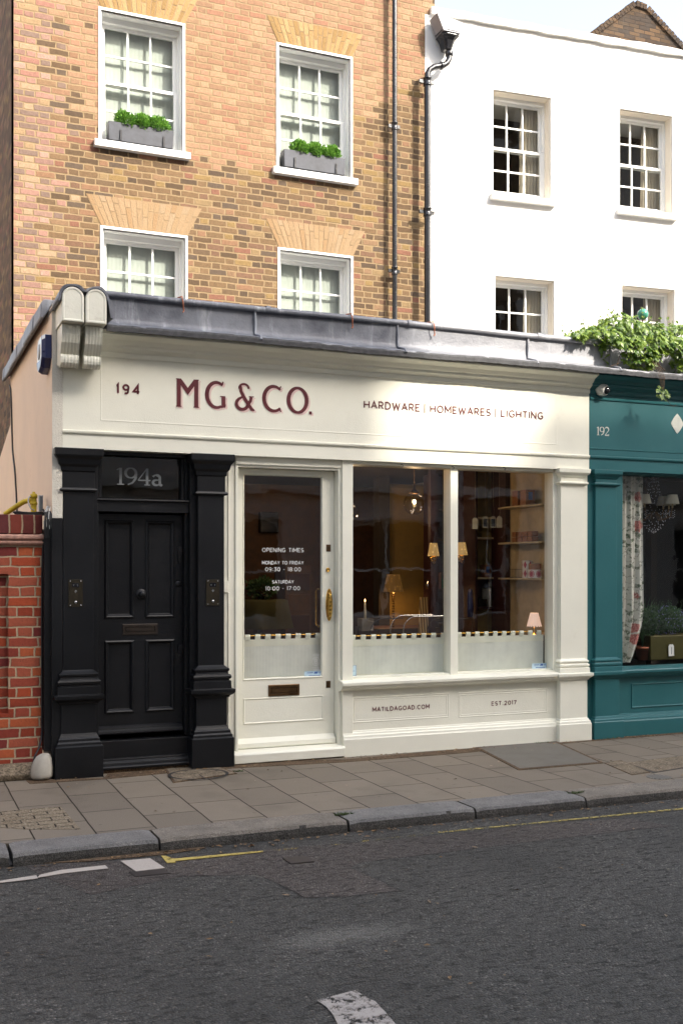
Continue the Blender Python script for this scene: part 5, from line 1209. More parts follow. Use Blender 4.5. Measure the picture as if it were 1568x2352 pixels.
# chandelier
CYd = .52; cc = P(1500,1180,CYd)
ch = thing('chandelier', 'crystal chandelier with pleated cream shades in the teal shop window', 'chandelier', tuple(cc))
rnd = random.Random(5); m_ = MB(); m_.smooth = False
def bead(p, r): m_.add([(p[0],p[1],p[2]+r),(p[0]+r*.8,p[1],p[2]),(p[0],p[1]+r*.8,p[2]),(p[0]-r*.8,p[1],p[2]),(p[0],p[1]-r*.8,p[2]),(p[0],p[1],p[2]-r)],[(0,1,2),(0,2,3),(0,3,4),(0,4,1),(5,2,1),(5,3,2),(5,4,3),(5,1,4)])
for k in range(10):
    a = 2*pi*k/10
    for j in range(12):
        t_ = j/11; r = .05+.10*t_**2.2; bead((cc.x+r*cos(a+j*.2), cc.y+r*sin(a+j*.2), cc.z+.42-.42*t_+rnd.uniform(-.01,.01)), .007)
    for j in range(8):
        t_ = j/7; r = .15*(1-t_**1.3); bead((cc.x+r*cos(a+j*.25), cc.y+r*sin(a+j*.25), cc.z-.20*sin(t_*pi/2)+rnd.uniform(-.01,.01)), .008)
bd_ = m_.build('beads', M['crystal'], ch)
for k,a in enumerate((-2.6,-1.0,.15,.5,1.9,3.0)):
    ex, ey = cc.x+.23*cos(a), cc.y+.23*sin(a)*.8; m_ = MB(); m_.smooth = True
    m_.tube([(cc.x+.03*cos(a),cc.y+.03*sin(a),cc.z+.02),(cc.x+.12*cos(a),cc.y+.10*sin(a),cc.z-.07),(cc.x+.2*cos(a),cc.y+.17*sin(a),cc.z-.03),(ex,ey,cc.z+.06)], .007, 8); ar = m_.build('arm', M['oldbrass'], ch)
    m_ = MB()
    for j in range(12): bead((ex+.03*cos(j*2.1), ey+.03*sin(j*2.1), cc.z+.03-.012*j*.6), .007)
    m_.build('beads', M['crystal'], ar)
    m_ = MB(); m_.lathe((ex,ey,cc.z+.06),[(.009,0),(.009,.07),(.0003,.07)],10); m_.build('candle_tube', M['shelf'], ch)
    m_ = MB(); m_.smooth = True; n=40; m_.loft([[(ex+r*(1+.025*(i%2))*cos(2*pi*i/n),ey+r*(1+.025*(i%2))*sin(2*pi*i/n),cc.z+z) for i in range(n)] for r,z in ((.072,.10),(.050,.20))], capa=False, capb=False); m_.build('lamp_shade', M['shadewhite'], ch)
# plants and brass trough inside the teal window
pt = thing('trough', 'olive green metal trough with a white tag in the teal shop window', 'trough', tuple(P(1530,1520,.45)))
tx0, tx1 = PX(1489,.45), PX(1640,.45); tz1, tz0 = PZ(1495,1460,.45), .72
M['olive'] = plain('olive brass trough', (.07,.062,.014), .5, .3)
m_ = MB(); m_.loft([[(tx0,.42,tz0),(tx1,.42,tz0),(tx1,.72,tz0),(tx0,.72,tz0)],[(tx0-.01,.41,tz1),(tx1,.41,tz1),(tx1,.73,tz1),(tx0-.01,.73,tz1)]]); recalc(m_.build('trough', M['olive'], pt, .01))
wt_ = thing('price_tag', 'white luggage tag tied on the olive trough', 'tag', tuple(P(1541,1495,.40)))
z1_, z0_ = PZ(1540,1480,.40), PZ(1543,1507,.40); xa, xb = PX(1534.5,.40), PX(1547,.40)
m_ = MB(); m_.loft([[(xa,y,z0_),(xb,y,z0_+.003),(xb-.004,y,z1_-.02),(xb-.018,y,z1_),(xa+.012,y,z1_),(xa-.002,y,z1_-.02)] for y in (.399,.4015)]); recalc(m_.build('card', M['letterwhite'], wt_))
m_ = MB(); m_.smooth = True; xm = (xa+xb)/2; m_.tube([(xm,.398,z1_-.008),(xm-.01,.405,z1_+.05),(xm-.015,.42,tz1)], .0012, 4); m_.build('string', M['crack'], wt_)
for k in range(1): MB().box(xm-.004,xm+.004,.3975,.3988,z0_+.02,z1_-.03).build('print', M['etch'], wt_)
for k,(u,v,rx,rz,n_,lb) in enumerate(((1525,1425,.24,.15,2600,'dark bushy plant with tiny blue flowers growing in the olive trough'),(1478,1440,.10,.17,1100,'dark blue green bushy plant left of the olive trough'))):
    c = P(u,v,.58); t_ = thing('flowering_plant' if k == 0 else 'leafy_plant', lb, 'plant', (c.x,c.y,tz1 if k == 0 else .72)); mb = MB(); leafball(mb, tuple(c), rx, .16, rz, n_, .032, random.Random(50+k), up=.6)
    rnd = random.Random(60+k)
    for q in range(26):   # upright sprigs
        x_ = c.x+rnd.uniform(-rx,rx); y_ = c.y+rnd.uniform(-.1,.1); h_ = rz*(.6+.9*rnd.random()); 
        for j in range(14):
            tt_ = j/13; a = rnd.random()*6.28; p = Vector((x_+.03*tt_, y_, c.z+h_*tt_)); d = Vector((cos(a),sin(a)*.6,.7)).normalized()*.022; sd = Vector((-sin(a),cos(a),0))*.005
            mb.add([p,p+d*.5+sd,p+d,p+d*.5-sd],[(0,1,2,3)])
    mb.build('foliage', M['darkleaf'], t_)
    if k == 0:
        m2 = MB(); 
        for q in range(160):
            a = Vector((rnd.gauss(0,1),rnd.gauss(0,1),rnd.gauss(0,1))).normalized(); p = (c.x+a.x*rx*1.02, c.y-abs(a.y)*.17, c.z+a.z*rz*1.1); r = .006
            m2.add([(p[0]-r,p[1],p[2]),(p[0],p[1],p[2]-r),(p[0]+r,p[1],p[2]),(p[0],p[1]-.004,p[2]+r)],[(0,1,2,3)])
        m2.build('flowers', M['flowerblue'], t_)
    else: m2 = MB(); m2.lathe((c.x,c.y,.72),[(.07,0),(.09,.14),(.095,.15),(.0003,.15)],20); m2.build('pot', M['terracotta'], t_)
sp = thing('strap_plant', 'strappy leaved plant in a terracotta pot beside the floral curtain', 'plant', tuple(P(1472,1525,.5)))
c = P(1474,1520,.52); rnd = random.Random(77); mb = MB()
for i in range(26):
    a = rnd.random()*6.28; h_ = .35+.35*rnd.random(); sp_ = .10+.12*rnd.random(); pr = None; ww = .008
    pts = [Vector((c.x+sp_*cos(a)*t_**1.6, c.y+sp_*sin(a)*t_**1.6*.6, .84+h_*t_-.12*t_**3)) for t_ in [j/6 for j in range(7)]]; sd = Vector((-sin(a),cos(a),0))*ww
    for j in range(6): mb.poly([pts[j]-sd*(1-j/7),pts[j]+sd*(1-j/7),pts[j+1]+sd*(1-(j+1)/7),pts[j+1]-sd*(1-(j+1)/7)])
mb.build('foliage', M['darkleaf'], sp); m2 = MB(); m2.lathe((c.x,c.y,.72),[(.055,0),(.075,.12),(.082,.12),(.082,.145),(.07,.145),(.0003,.13)],22); m2.build('pot', M['terracotta'], sp)
m_ = MB(); xq = PX(1500,1.6); m_.box(xq-.04,xq+.05,1.6,1.7,0,2.9); m_.build('post', M['darkwall'], ts)

# creeper spilling over the parapet
cr = thing('climbing_plant', 'leafy green creeper spilling over the lead parapet at right', 'creeper', (7.2,.1,4.0))
rnd = random.Random(11); mb = MB(); stem = MB(); stem.smooth = True
def palmate(p, d, size):
    d = d.normalized(); n_ = Vector((rnd.uniform(-.5,.5),-.7,rnd.uniform(.1,.9))).normalized(); sd = d.cross(n_)
    if sd.length < .05: return
    sd.normalize()
    for k in (-2,-1,0,1,2):
        a = k*.62+rnd.uniform(-.12,.12); v_ = (d*cos(a)+sd*sin(a)); L_ = size*(1-.14*abs(k))*(.85+.3*rnd.random()); w2 = L_*.21
        s2 = v_.cross(n_).normalized(); dr = Vector((0,0,-.22*L_))+n_*rnd.uniform(-.1,.1)*L_
        mb.add([p, p+v_*L_*.35+s2*w2*.8, p+v_*L_*.68+s2*w2+dr*.35, p+v_*L_+dr, p+v_*L_*.68-s2*w2+dr*.35, p+v_*L_*.35-s2*w2*.8, p+v_*L_*.5+n_*.05*L_+dr*.2],[(0,1,6),(1,2,6),(2,3,6),(3,4,6),(4,5,6),(5,0,6)])
def hedge_top(x):   # crest of the mass along the parapet
    if x < 6.25: return 4.02
    if x < 6.75: return 4.03+(x-6.25)*.42
    return 4.26+.05*sin(x*5)+.02*sin(x*13)
def hedge_bot(x):
    if x < 6.45: return 3.99
    if x < 6.62: return 3.99-(x-6.45)*1.6
    return 3.71+.05*sin(x*7+1)+.04*sin(x*15)
x_ = 6.15
for i in range(3400):
    x_ = 6.2+4.3*rnd.random()**1.05
    if x_ < 6.5 and rnd.random() < .45: continue
    top, bot = hedge_top(x_), hedge_bot(x_); t_ = rnd.random()
    t_ = t_**.75
    z = bot+(top-bot)*t_; front = -.10-.16*sin(pi*min(1,max(0,t_)))*(1 if x_ > 6.6 else .4)
    y = front+rnd.random()*(.10 if z < 4.0 else .5)
    if z < 4.0 and x_ > 6.45 and (sin(x_*9+1)+sin(x_*21+z*14)) < -.55 and z < 3.9: continue
    palmate(Vector((x_,y,z)), Vector((rnd.uniform(-1,1),rnd.uniform(-1,.1),rnd.uniform(-.9,.6))), .052+.03*rnd.random())
for i in range(60):   # shoots standing up out of the top
    x_ = 6.1+3*rnd.random(); z = hedge_top(x_)-.02; y = rnd.uniform(-.15,.3); L_ = .05+.10*rnd.random(); dx = rnd.uniform(-.5,.3)*L_
    stem.tube([(x_,y,z-.05),(x_+dx*.5,y,z+L_*.6),(x_+dx,y,z+L_)], .0018, 4)
    for q in range(3): palmate(Vector((x_+dx*q/2.5,y,z+L_*q/2.5)), Vector((rnd.uniform(-1,1),-.3,.6)), .022+.014*rnd.random())
for k,(xx,zz) in enumerate(((7.07,3.50),(7.10,3.47),(7.13,3.49),(7.05,3.45),(7.16,3.46),(7.10,3.53),(7.02,3.49),(7.18,3.50),(7.09,3.44),(7.14,3.43))):
    palmate(Vector((xx,-.27+.02*sin(k*3),zz)), Vector((sin(k*2.3),-.4,-.8+.4*cos(k))), .05)
for k in range(4): stem.tube([(7.0+.03*k,-.1,3.95),(7.03+.02*k,-.25,3.75),(7.06+.02*k,-.29,3.62),(7.09+.01*k,-.28,3.50)], .0025, 5)
stem.tube([(7.14,-.27,3.44),(7.18,-.28,3.37),(7.24,-.28,3.335),(7.27,-.28,3.36)], .002, 5)
for k in range(26): x_ = 6.6+3*rnd.random(); stem.tube([(x_,.1,4.05),(x_+.05,-.09,3.98),(x_+rnd.uniform(-.1,.1),-.13,3.8),(x_+rnd.uniform(-.15,.15),-.14,3.72)], .003, 5)
mb.build('foliage', M['creeper'], cr); stem.build('stem', M['stem'], cr)
gbl = thing('garden_ball', 'shiny green ball on a stick standing above the creeper', 'ornament', tuple(P(1475,722,.15)))
c = P(1475,722,.15); m_ = MB(); m_.sphere(c, .058, 28, 18); m_.build('ball', M['greenball'], gbl); m_ = MB(); m_.smooth = True; m_.tube([(c.x,c.y,c.z-.055),(c.x,c.y,3.98)], .006, 8); m_.build('stick', M['stem'], gbl)

# security camera and alarm box
c = P(1379,895,-.02); cv = thing('security_camera', 'white dome security camera on the corner of the teal fascia', 'camera', tuple(c))
m_ = MB(); dirv = Vector((.35,-1,-.25)).normalized()
def orient(m, origin, d):
    q_ = Vector((0,0,1)).rotation_difference(d); m.v = [tuple(Vector(origin)+q_ @ Vector(p)) for p in m.v]
m_.lathe((0,0,0),[(.058,-.03),(.062,.0),(.062,.03),(.058,.036),(.058,.05),(.052,.062),(.040,.070),(.039,.066),(.0003,.066)],32); orient(m_, c, dirv); recalc(m_.build('housing', M['plasticw'], cv))
m_ = MB(); m_.lathe((0,0,0),[(.041*cos(radians(a)), .062+.041*sin(radians(a))) for a in range(0,90,9)]+[(.0003,.103)],28); orient(m_, c, dirv); m_.build('dome', M['blackglass'], cv)
al = thing('alarm_box', 'white and navy burglar alarm box on the cream side wall', 'alarm box', (1.16,.18,3.3))
zt_, zb_2 = 3.625, 3.325
out = [(.08,zt_),(.30,zt_),(.37,zt_-.05),(.375,zt_-.19),(.30,zb_2+.02),(.24,zb_2),(.10,zb_2+.03),(.02,zb_2+.10),(.01,zt_-.04)]
m_ = MB(); m_.loft([[(x,y,z) for y,z in out] for x in (1.197,1.155)]+[[(1.125,.19+(y-.19)*.86,(zt_+zb_2)/2+(z-(zt_+zb_2)/2)*.88) for y,z in out]]); ab = recalc(m_.build('case', M['plasticw'], al, .006))
m_ = MB(); lo = [(.005,zt_-.045),(.0,zt_-.15),(.03,zt_-.19),(.15,zt_-.215),(.30,zt_-.2),(.38,zt_-.2),(.30,zb_2+.015),(.24,zb_2-.005),(.10,zb_2+.025),(.01,zb_2+.095)]
m_.loft([[(x,y,z) for y,z in lo] for x in (1.1965,1.150)]+[[(1.120,.19+(y-.19)*.86,(zt_+zb_2)/2+(z-(zt_+zb_2)/2)*.88) for y,z in lo]]); recalc(m_.build('lower_panel', M['navy'], al, .004))
m_ = MB(); m_.box(1.145,1.197,.000,.007,zb_2+.09,zt_-.02); m_.build('side_strip', M['navy'], al)
m_ = MB(); m_.lathe((1.124,.22,3.50),[(.065,0),(.062,-.006),(.0003,-.006)],28,axis='x'); recalc(m_.build('badge', M['plasticg'], al))

# ------------------------------------------------------------------ garden wall with its clutter
gw = thing('garden_wall', 'red brick garden wall with a brick on edge coping at the left edge', 'garden wall', (.3,.1,0))
WX0, WX1 = -1.6, 1.135
m_ = wall_holes(WX0, WX1, .16, 1.90, .10, .33, [])
m_.v = []; m_.f = []; m_.m = []; m_.sm = []
xr = PX(20,.10); zt2, zb2 = PZ(10,1318,.1), PZ(10,1640,.1)
m_.box(xr, WX1, .10, .33, .12, 1.90); m_.box(WX0, xr, .10, .33, zt2, 1.90); m_.box(WX0, xr, .155, .33, zb2, zt2); m_.box(WX0, xr, .10, .33, .12, zb2)
m_.build('brickwork', M['redbrick'], gw)
m_ = MB(); m_.mould(WX0, WX1+.015, [(.33,1.895),(.09,1.895),(.07,1.905),(.062,1.92),(.075,1.932),(.075,1.94),(.055,1.95),(.055,1.97),(.07,1.985),(.33,1.99)]); recalc(m_.build('tile_creasing', M['mortarlight'], gw, .003))
m_ = MB(); m_.box(WX0, WX1, .085, .34, 1.991, 2.145); m_.build('coping', M['redsold'], gw, .006)
m_ = MB(); m_.mould(WX0, 1.08, [(.33,0),(.02,0),(.0,.05),(.03,.10),(.10,.13),(.33,.14)]); recalc(m_.build('stone_footing', M['concrete'], gw, .012))
gs = thing('guard_stone', 'white painted rounded guard stone at the foot of the black boarding', 'guard stone', (1.1,.0,0))
m_ = MB(); m_.smooth = True; loops = []
for z, r, xx in ((0,.088,1.115),(.05,.09,1.115),(.12,.085,1.118),(.17,.072,1.125),(.20,.05,1.135),(.215,.02,1.145)):
    loops.append([(xx+r*cos(2*pi*k/18)*1.0*(1+.06*sin(k*2.7)), -.01+r*.95*sin(2*pi*k/18)*(1+.05*cos(k*1.9)), z) for k in range(18)])
m_.loft(loops); o = recalc(m_.build('stone', M['plantergrey'], gs)); sd_ = o.modifiers.new('sub','SUBSURF'); sd_.levels = sd_.render_levels = 1
def cable(name, label, pts, r, mat, cat='cable', group=None):
    m_ = MB(); m_.smooth = True; pts = [Vector(p) for p in pts]; fine = []
    for i in range(len(pts)-1):
        p0 = pts[max(i-1,0)]; p1 = pts[i]; p2 = pts[i+1]; p3 = pts[min(i+2,len(pts)-1)]
        for k in range(6):
            t_ = k/6; fine.append(.5*((2*p1)+(-p0+p2)*t_+(2*p0-5*p1+4*p2-p3)*t_*t_+(-p0+3*p1-3*p2+p3)*t_**3))
    fine.append(pts[-1]); m_.tube(fine, r, 7); return tag(m_.build(name, mat), label, cat, group)
cable('cable', 'black cable running down between the red brick wall and black boarding', [P(130,1180,.02),P(118,1195,.03),P(108,1215,.06),P(101,1240,.07),P(98,1300,.085),P(97,1400,.085),P(97,1500,.085),P(97,1600,.085),P(97,1680,.07),P(92,1712,.04),P(80,1740,.0),P(74,1772,-.02)], .008, M['cable'])
cable('cable', 'thin black cable hanging down the cream side wall at the left edge', [Vector((1.19,3.3,3.72)),Vector((1.185,3.1,3.55)),Vector((1.19,3.0,3.0)),Vector((1.185,2.7,2.7)),Vector((1.19,2.55,2.3)),Vector((1.17,2.3,2.05))], .009, M['cable'])
# yellow gas pipe lying over the wall top
yb_ = .30
yp = thing('gas_pipe', 'yellow gas pipe with an upright tee lying over the red wall top', 'pipe', tuple(P(78,1172,yb_)))
m_ = MB(); m_.smooth = True; a = P(78,1176,yb_); b = P(78,1142,yb_)
m_.tube([a,b], .024, 14); m_.lathe((a.x,a.y,b.z),[(.024,-.01),(.031,-.008),(.031,.02),(.02,.03),(.012,.03),(.012,.045),(.0003,.045)],16); m_.lathe((a.x,a.y,(a.z+b.z)/2+.01),[(.024,-.012),(.031,-.01),(.031,.01),(.024,.012)],16); recalc(m_.build('upright', M['yellowpipe'], yp))
m_ = MB(); m_.smooth = True; m_.tube([P(78,1147,yb_),P(56,1152,yb_+.05),P(46,1158,yb_+.08),P(12,1181,yb_+.15)], .022, 14); recalc(m_.build('arm', M['yellowpipe'], yp))
gbx = thing('grey_box', 'grey ribbed plastic riser box standing on the red wall beside the yellow pipe', 'box', tuple(P(96,1172,.25)))
a, b = P(91,1174,.25), P(100.5,1137,.25); m_ = MB()
for i in range(5): xx = a.x+(b.x-a.x)*i/5; m_.box(xx, xx+(b.x-a.x)/5-.003, .25-.004*(i%2), .32, a.z, b.z-.008*(i%2))
recalc(m_.build('body', M['plasticg'], gbx, .002))
cable('cable', 'grey cable looped round the yellow pipe', [P(79,1172,.26),P(72,1168,.24),P(66,1155,.25),P(67,1143,.27),P(74,1139,.3),P(78,1145,.33)], .006, M['cablew'])
for k,(dz,lb) in enumerate(((0,'flat coil of black cable lying on the red wall top'),)):
    m_ = MB(); m_.smooth = True; c0 = P(76,1176,.2); 
    for q in range(3):
        m_.tube([(c0.x+(.13+.012*q)*cos(2*pi*i/24), .21+.05*sin(2*pi*i/24), 2.152+.009*q+.004*sin(i)) for i in range(25)], .0055, 6)
    tag(m_.build('cable_coil', M['cable']), lb, 'cable')
m_ = MB(); m_.smooth = True; rnd = random.Random(4)
for q in range(9): u0 = 104+q*2.2; m_.tube([P(u0-6,1168+rnd.random()*8,.05),P(u0,1180,.0),P(u0+rnd.uniform(-1,2),1210,.012),P(u0+rnd.uniform(0,2),1236,.015)], .005, 5)
tag(m_.build('cable_bundle', M['cable']), 'bunch of black cables tied together at the end of the red wall', 'cable')
m_ = MB(); m_.smooth = True
for q in range(3): m_.tube([P(104+q*2,1176,-.01),P(109+q*2,1162,-.01),P(116-q,1164+q*3,-.01),P(112,1182+q*5,-.01)], .004, 5)
tag(m_.build('cable_knot', M['cablew']), 'knot of pale wires on top of the black cable bunch', 'cable')

# ------------------------------------------------------------------ inside the cream shop
def boxpart(name, x0,x1,y0,y1,z0,z1, mat, parent, bev=.002): return recalc(MB().box(x0,x1,y0,y1,z0,z1).build(name, mat, parent, bev))
boxpart('room_floor', 1.3, 6.25, .25, 5.2, -.05, .10, M['floorwood'], shop)
boxpart('ceiling', 1.3, 6.25, .25, 5.2, 2.80, 2.86, M['darkwall'], shop)
boxpart('back_wall', 1.3, 6.25, 4.2, 4.3, .1, 2.8, M['wood'], shop)
boxpart('partition', 2.60, 2.66, .24, 4.2, .1, 2.8, M['wood'], shop)
boxpart('right_wall', 6.20, 6.26, .21, 4.2, .1, 2.8, M['shelf'], shop)
# ochre alcove seen behind the left half of the window
ya = 2.6; ax0, ax1 = PX(890,ya), PX(1003,ya)
boxpart('ochre_alcove', ax0, ax1, ya, ya+.1, .1, PZ(950,1112,ya), M['ochre'], shop, .05)
boxpart('dark_surround', PX(868,ya-.04), ax0, ya-.06, ya+.1, .1, 2.8, M['darkwall'], shop); boxpart('dark_surround', ax1, PX(1022,ya), ya-.06, ya+.1, .1, 2.8, M['wood'], shop)
# maroon bookcase between the window halves
yb2 = 2.0; bk = thing('bookcase', 'maroon open bookcase behind the window mullion', 'bookcase', (PX(1050,yb2), yb2, .1))
bx0, bx1 = PX(1002,yb2), PX(1098,yb2)
boxpart('back', bx0, bx1, yb2+.28, yb2+.3, .1, 2.8, M['maroon'], bk)
for i in range(3): xx = bx0+(bx1-bx0)*i/2; boxpart('upright', xx-.025, xx+.025, yb2, yb2+.28, .1, 2.8, M['maroon'], bk)
for z in (.7,1.08,PZ(1000,1353,yb2),2.05,2.4): boxpart('shelf', bx0+.025, bx1-.025, yb2+.01, yb2+.28, z-.02, z, M['wood'], bk)
zs_ = PZ(1000,1353,yb2)
for k,(u,col,h_,nm,lb) in enumerate(((966,'steel',.12,'glass_jug','shiny glass jug at the left end of the bookcase shelf'),(978,'cardbox',.2,'book','red brown book leaning left of the green bottle'),(985,'cardbox',.19,'book','red brown book nearest the green bottle'),(993,'greenbottle',.18,'bottle','green bottle on the bookcase shelf'))):
    if col == 'greenbottle': M[col] = plain('green bottle', (.01,.12,.04), .1)
    x = PX(u+18,yb2+.1); m_ = MB()
    if nm == 'book': m_.box(x-.018,x+.018,yb2+.03,yb2+.2,zs_+.001,zs_+h_)
    else: m_.lathe((x,yb2+.1,zs_),[(.03,.001),(.04,.02),(.042,h_*.5),(.02,h_*.75),(.015,h_),(.0003,h_)],18)
    tag(recalc(m_.build(nm, M[col])), lb, nm.split('_')[-1], 'things on the bookcase shelf')
wk = MB(); wx0, wx1 = PX(962,1.5), PX(998,1.5); wz0, wz1 = PZ(960,1458,1.5), PZ(980,1372,1.5)
M['wicker'] = None
def wickermat():
    t = NT('woven rattan'); p = t.sep(); a = t.m('SINE', t.m('MULTIPLY', p[2], 230)); b = t.m('SINE', t.m('ADD', t.m('MULTIPLY', p[0], 200), t.m('MULTIPLY', t.m('SIGN', a), 1.57)))
    k = t.m('MULTIPLY', a, b); t.bsdf(t.mix(t.sstep(k,-.6,.6), (.12,.08,.03), (.60,.45,.22)), .7, t.bump(k,.004)); return t.mat
M['wicker'] = wickermat()
wk.loft([[(wx0,1.5,wz0),(wx1-.02,1.5,wz0),(wx1+.03,1.56,wz1),(wx0+.05,1.56,wz1)],[(wx0,1.53,wz0),(wx1-.02,1.53,wz0),(wx1+.03,1.59,wz1),(wx0+.05,1.59,wz1)]])
wkt = thing('rattan_panel', 'woven rattan chair back behind the glass display case', 'chair', ((wx0+wx1)/2,1.53,.1)); recalc(wk.build('back', M['wicker'], wkt))
for xx in (wx0+.02, wx1-.05): recalc(MB().box(xx,xx+.03,1.5,1.54,.1,wz0).build('leg', M['wood'], wkt))

# lamps
def pointlight(name, p, e, col, r, parent):
    l = bpy.data.lights.new(name, 'POINT'); l.energy = e; l.color = col; l.shadow_soft_size = r; o = bpy.data.objects.new(name, l); sc.collection.objects.link(o); o.parent = parent; o.location = Vector(p)-WORLD_LOC[parent.name]; return o
def shade(c, rt, rb, h, mat, parent, scallop=0):
    m_ = MB(); m_.smooth = True; n = 48
    f = lambda a: (1-.12*abs(sin(a*8))) if scallop else 1
    m_.loft([[(c[0]+r*cos(2*pi*k/n), c[1]+r*sin(2*pi*k/n), c[2]+z-(.018*abs(sin(2*pi*k/n*8)) if scallop and z == 0 else 0)) for k in range(n)] for r,z in ((rb,0),(rt,h))], capa=False, capb=False); return m_.build('lamp_shade', mat, parent)
def dotshade(name, col, e, e2, base):
    t = NT(name); vo = t.n('TexVoronoi'); vo.inputs['Scale'].default_value = 32; vo.inputs['Randomness'].default_value = .25; t.put(vo.inputs['Vector'], t.pos())
    k = t.sstep(vo.outputs['Distance'], .22, .15); em = t.m('ADD', e, t.m('MULTIPLY', k, e2)); t.bsdf(base, .7, **{'Emission Color': col, 'Emission Strength': em}); return t.mat
M['dotshade'] = dotshade('pierced amber shade', (1,.60,.20,1), .08, .35, (.20,.13,.05)); M['dotsoft'] = dotshade('pierced dim shade', (1,.46,.10,1), .02, .10, (.045,.024,.007))
for u,v,lb in ((995,1265,'left of the two amber wall lamps either side of the mullion'),(1060,1263,'right of the two amber wall lamps either side of the mullion')):
    yl = 1.05; c = P(u,v+12,yl); t_ = thing('wall_lamp', lb, 'lamp', tuple(c), group='amber wall lamps'); h_ = .135
    shade((c.x,c.y,c.z),.038,.062,h_,M['dotshade'],t_)
    m_ = MB(); m_.lathe((c.x,c.y,c.z),[(.016,-.035),(.020,-.03),(.020,.0),(.012,.02),(.0003,.02)],14); m_.smooth = True
    m_.tube([(c.x,c.y,c.z-.03),(c.x+.01,c.y+.02,c.z-.065),(c.x+.06,c.y+.08,c.z-.075),(c.x+.10,c.y+.14,c.z-.04),(c.x+.10,c.y+.18,c.z-.02)], .006, 8); recalc(m_.build('arm', M['brass'], t_))
    m_ = MB(); m_.lathe((c.x+.10,c.y+.2,c.z-.03),[(.045,0),(.045,-.008),(.03,-.02),(.012,-.03),(.0003,-.032)],20,axis='y'); m_.sphere((c.x+.09,c.y+.16,c.z-.07),.017,14,8); recalc(m_.build('backplate', M['brass'], t_))
    boxpart('post', c.x+.07, c.x+.13, c.y+.2, c.y+.26, .1, 2.8, M['maroon'], shop)
    pointlight('bulb_light', (c.x,c.y,c.z+.07), .7, (1,.62,.28), .02, t_)
yl = 2.2; c = P(903,1359,yl); tl_ = thing('table_lamp', 'tall table lamp with a pierced amber shade in the ochre alcove', 'lamp', (c.x,c.y,PZ(903,1440,yl)))
shade((c.x,c.y,c.z),.075,.115,PZ(903,1319,yl)-c.z,M['dotsoft'],tl_)
m_ = MB(); zb3 = PZ(903,1440,yl)
for k in range(14): z = zb3+(c.z-zb3)*k/14; m_.lathe((c.x,c.y,z),[(.012,0),(.019,.008),(.012,.016)],12)
recalc(m_.build('stem', M['oldbrass'], tl_)); pointlight('bulb_light', (c.x,c.y,c.z+.02), 2.2, (1,.55,.2), .05, tl_)
boxpart('counter', PX(860,2.0), PX(1000,2.0), 1.9, 2.55, .1, zb3-.001, M['wood'], shop)
# glass globes
def globe(u, v, r, Y, lb):
    c = P(u,v,Y); t_ = thing('pendant_lamp', lb, 'lamp', tuple(c), group='clear glass globe pendants')
    m_ = MB(); m_.sphere(c, r, 36, 22); m_.build('globe', M['glass_thin'], t_)
    m_ = MB(); m_.lathe((c.x,c.y,c.z+r*.9),[(r*.42,0),(r*.5,.012),(r*.3,.03),(r*.12,.05),(r*.1,.09),(.0003,.09)],24); recalc(m_.build('cap', M['oldbrass'], t_))
    m_ = MB(); m_.smooth = True; m_.tube([(c.x,c.y,c.z+r),(c.x,c.y,2.79)], .006, 6); m_.build('chain', M['oldbrass'], t_)
    m_ = MB(); m_.sphere((c.x,c.y-.0,c.z+.02), .018, 14, 10, 1.3); m_.build('bulb', M['bulb'], t_)
    rr = random.Random(int(u)); m_ = MB()
    for k in range(9): a = Vector((rr.uniform(-1,1),-abs(rr.uniform(.1,1)),rr.uniform(-1,1))).normalized(); m_.sphere(c+a*r*.97, .010, 10, 6)
    m_.build('prunts', M['crystal'], t_); pointlight('bulb_light', (c.x,c.y,c.z-.03), 1.1, (1,.68,.38), .02, t_)
globe(951,1157,.112,1.0,'glass globe pendant hanging in the middle of the left window pane')
globe(806,1177,.085,2.1,'glass globe pendant at the left edge of the display window')
# candle and its holder
def candle(u, v0, v1, Y, lb, r=.011):
    a = P(u,v1,Y); b = P(u,v0,Y); t_ = thing('candle', lb, 'candle', tuple(a), group='lit taper candles'); m_ = MB(); m_.lathe((a.x,a.y,a.z),[(r*1.1,0),(r*.8,b.z-a.z),(.0003,b.z-a.z)],14); m_.build('taper', M['candlewax'], t_)
    m_ = MB(); m_.lathe((a.x,a.y,b.z+.003),[(.0003,0),(.005,.008),(.004,.018),(.0003,.032)],10); m_.build('flame', M['flame'], t_)
candle(838,1383,1421,1.0,'lit candle in the left window pane'); candle(1043,1363,1395,1.3,'small lit candle just right of the mullion')
cb = PX(838,1.0); boxpart('candle_box', cb-.06, cb+.07, .94, 1.06, PZ(838,1448,1.0), PZ(838,1421,1.0), M['kraftd'], None).name
o = bpy.data.objects['candle_box']; tag(o, 'small white block carrying the left candle', 'candle holder')
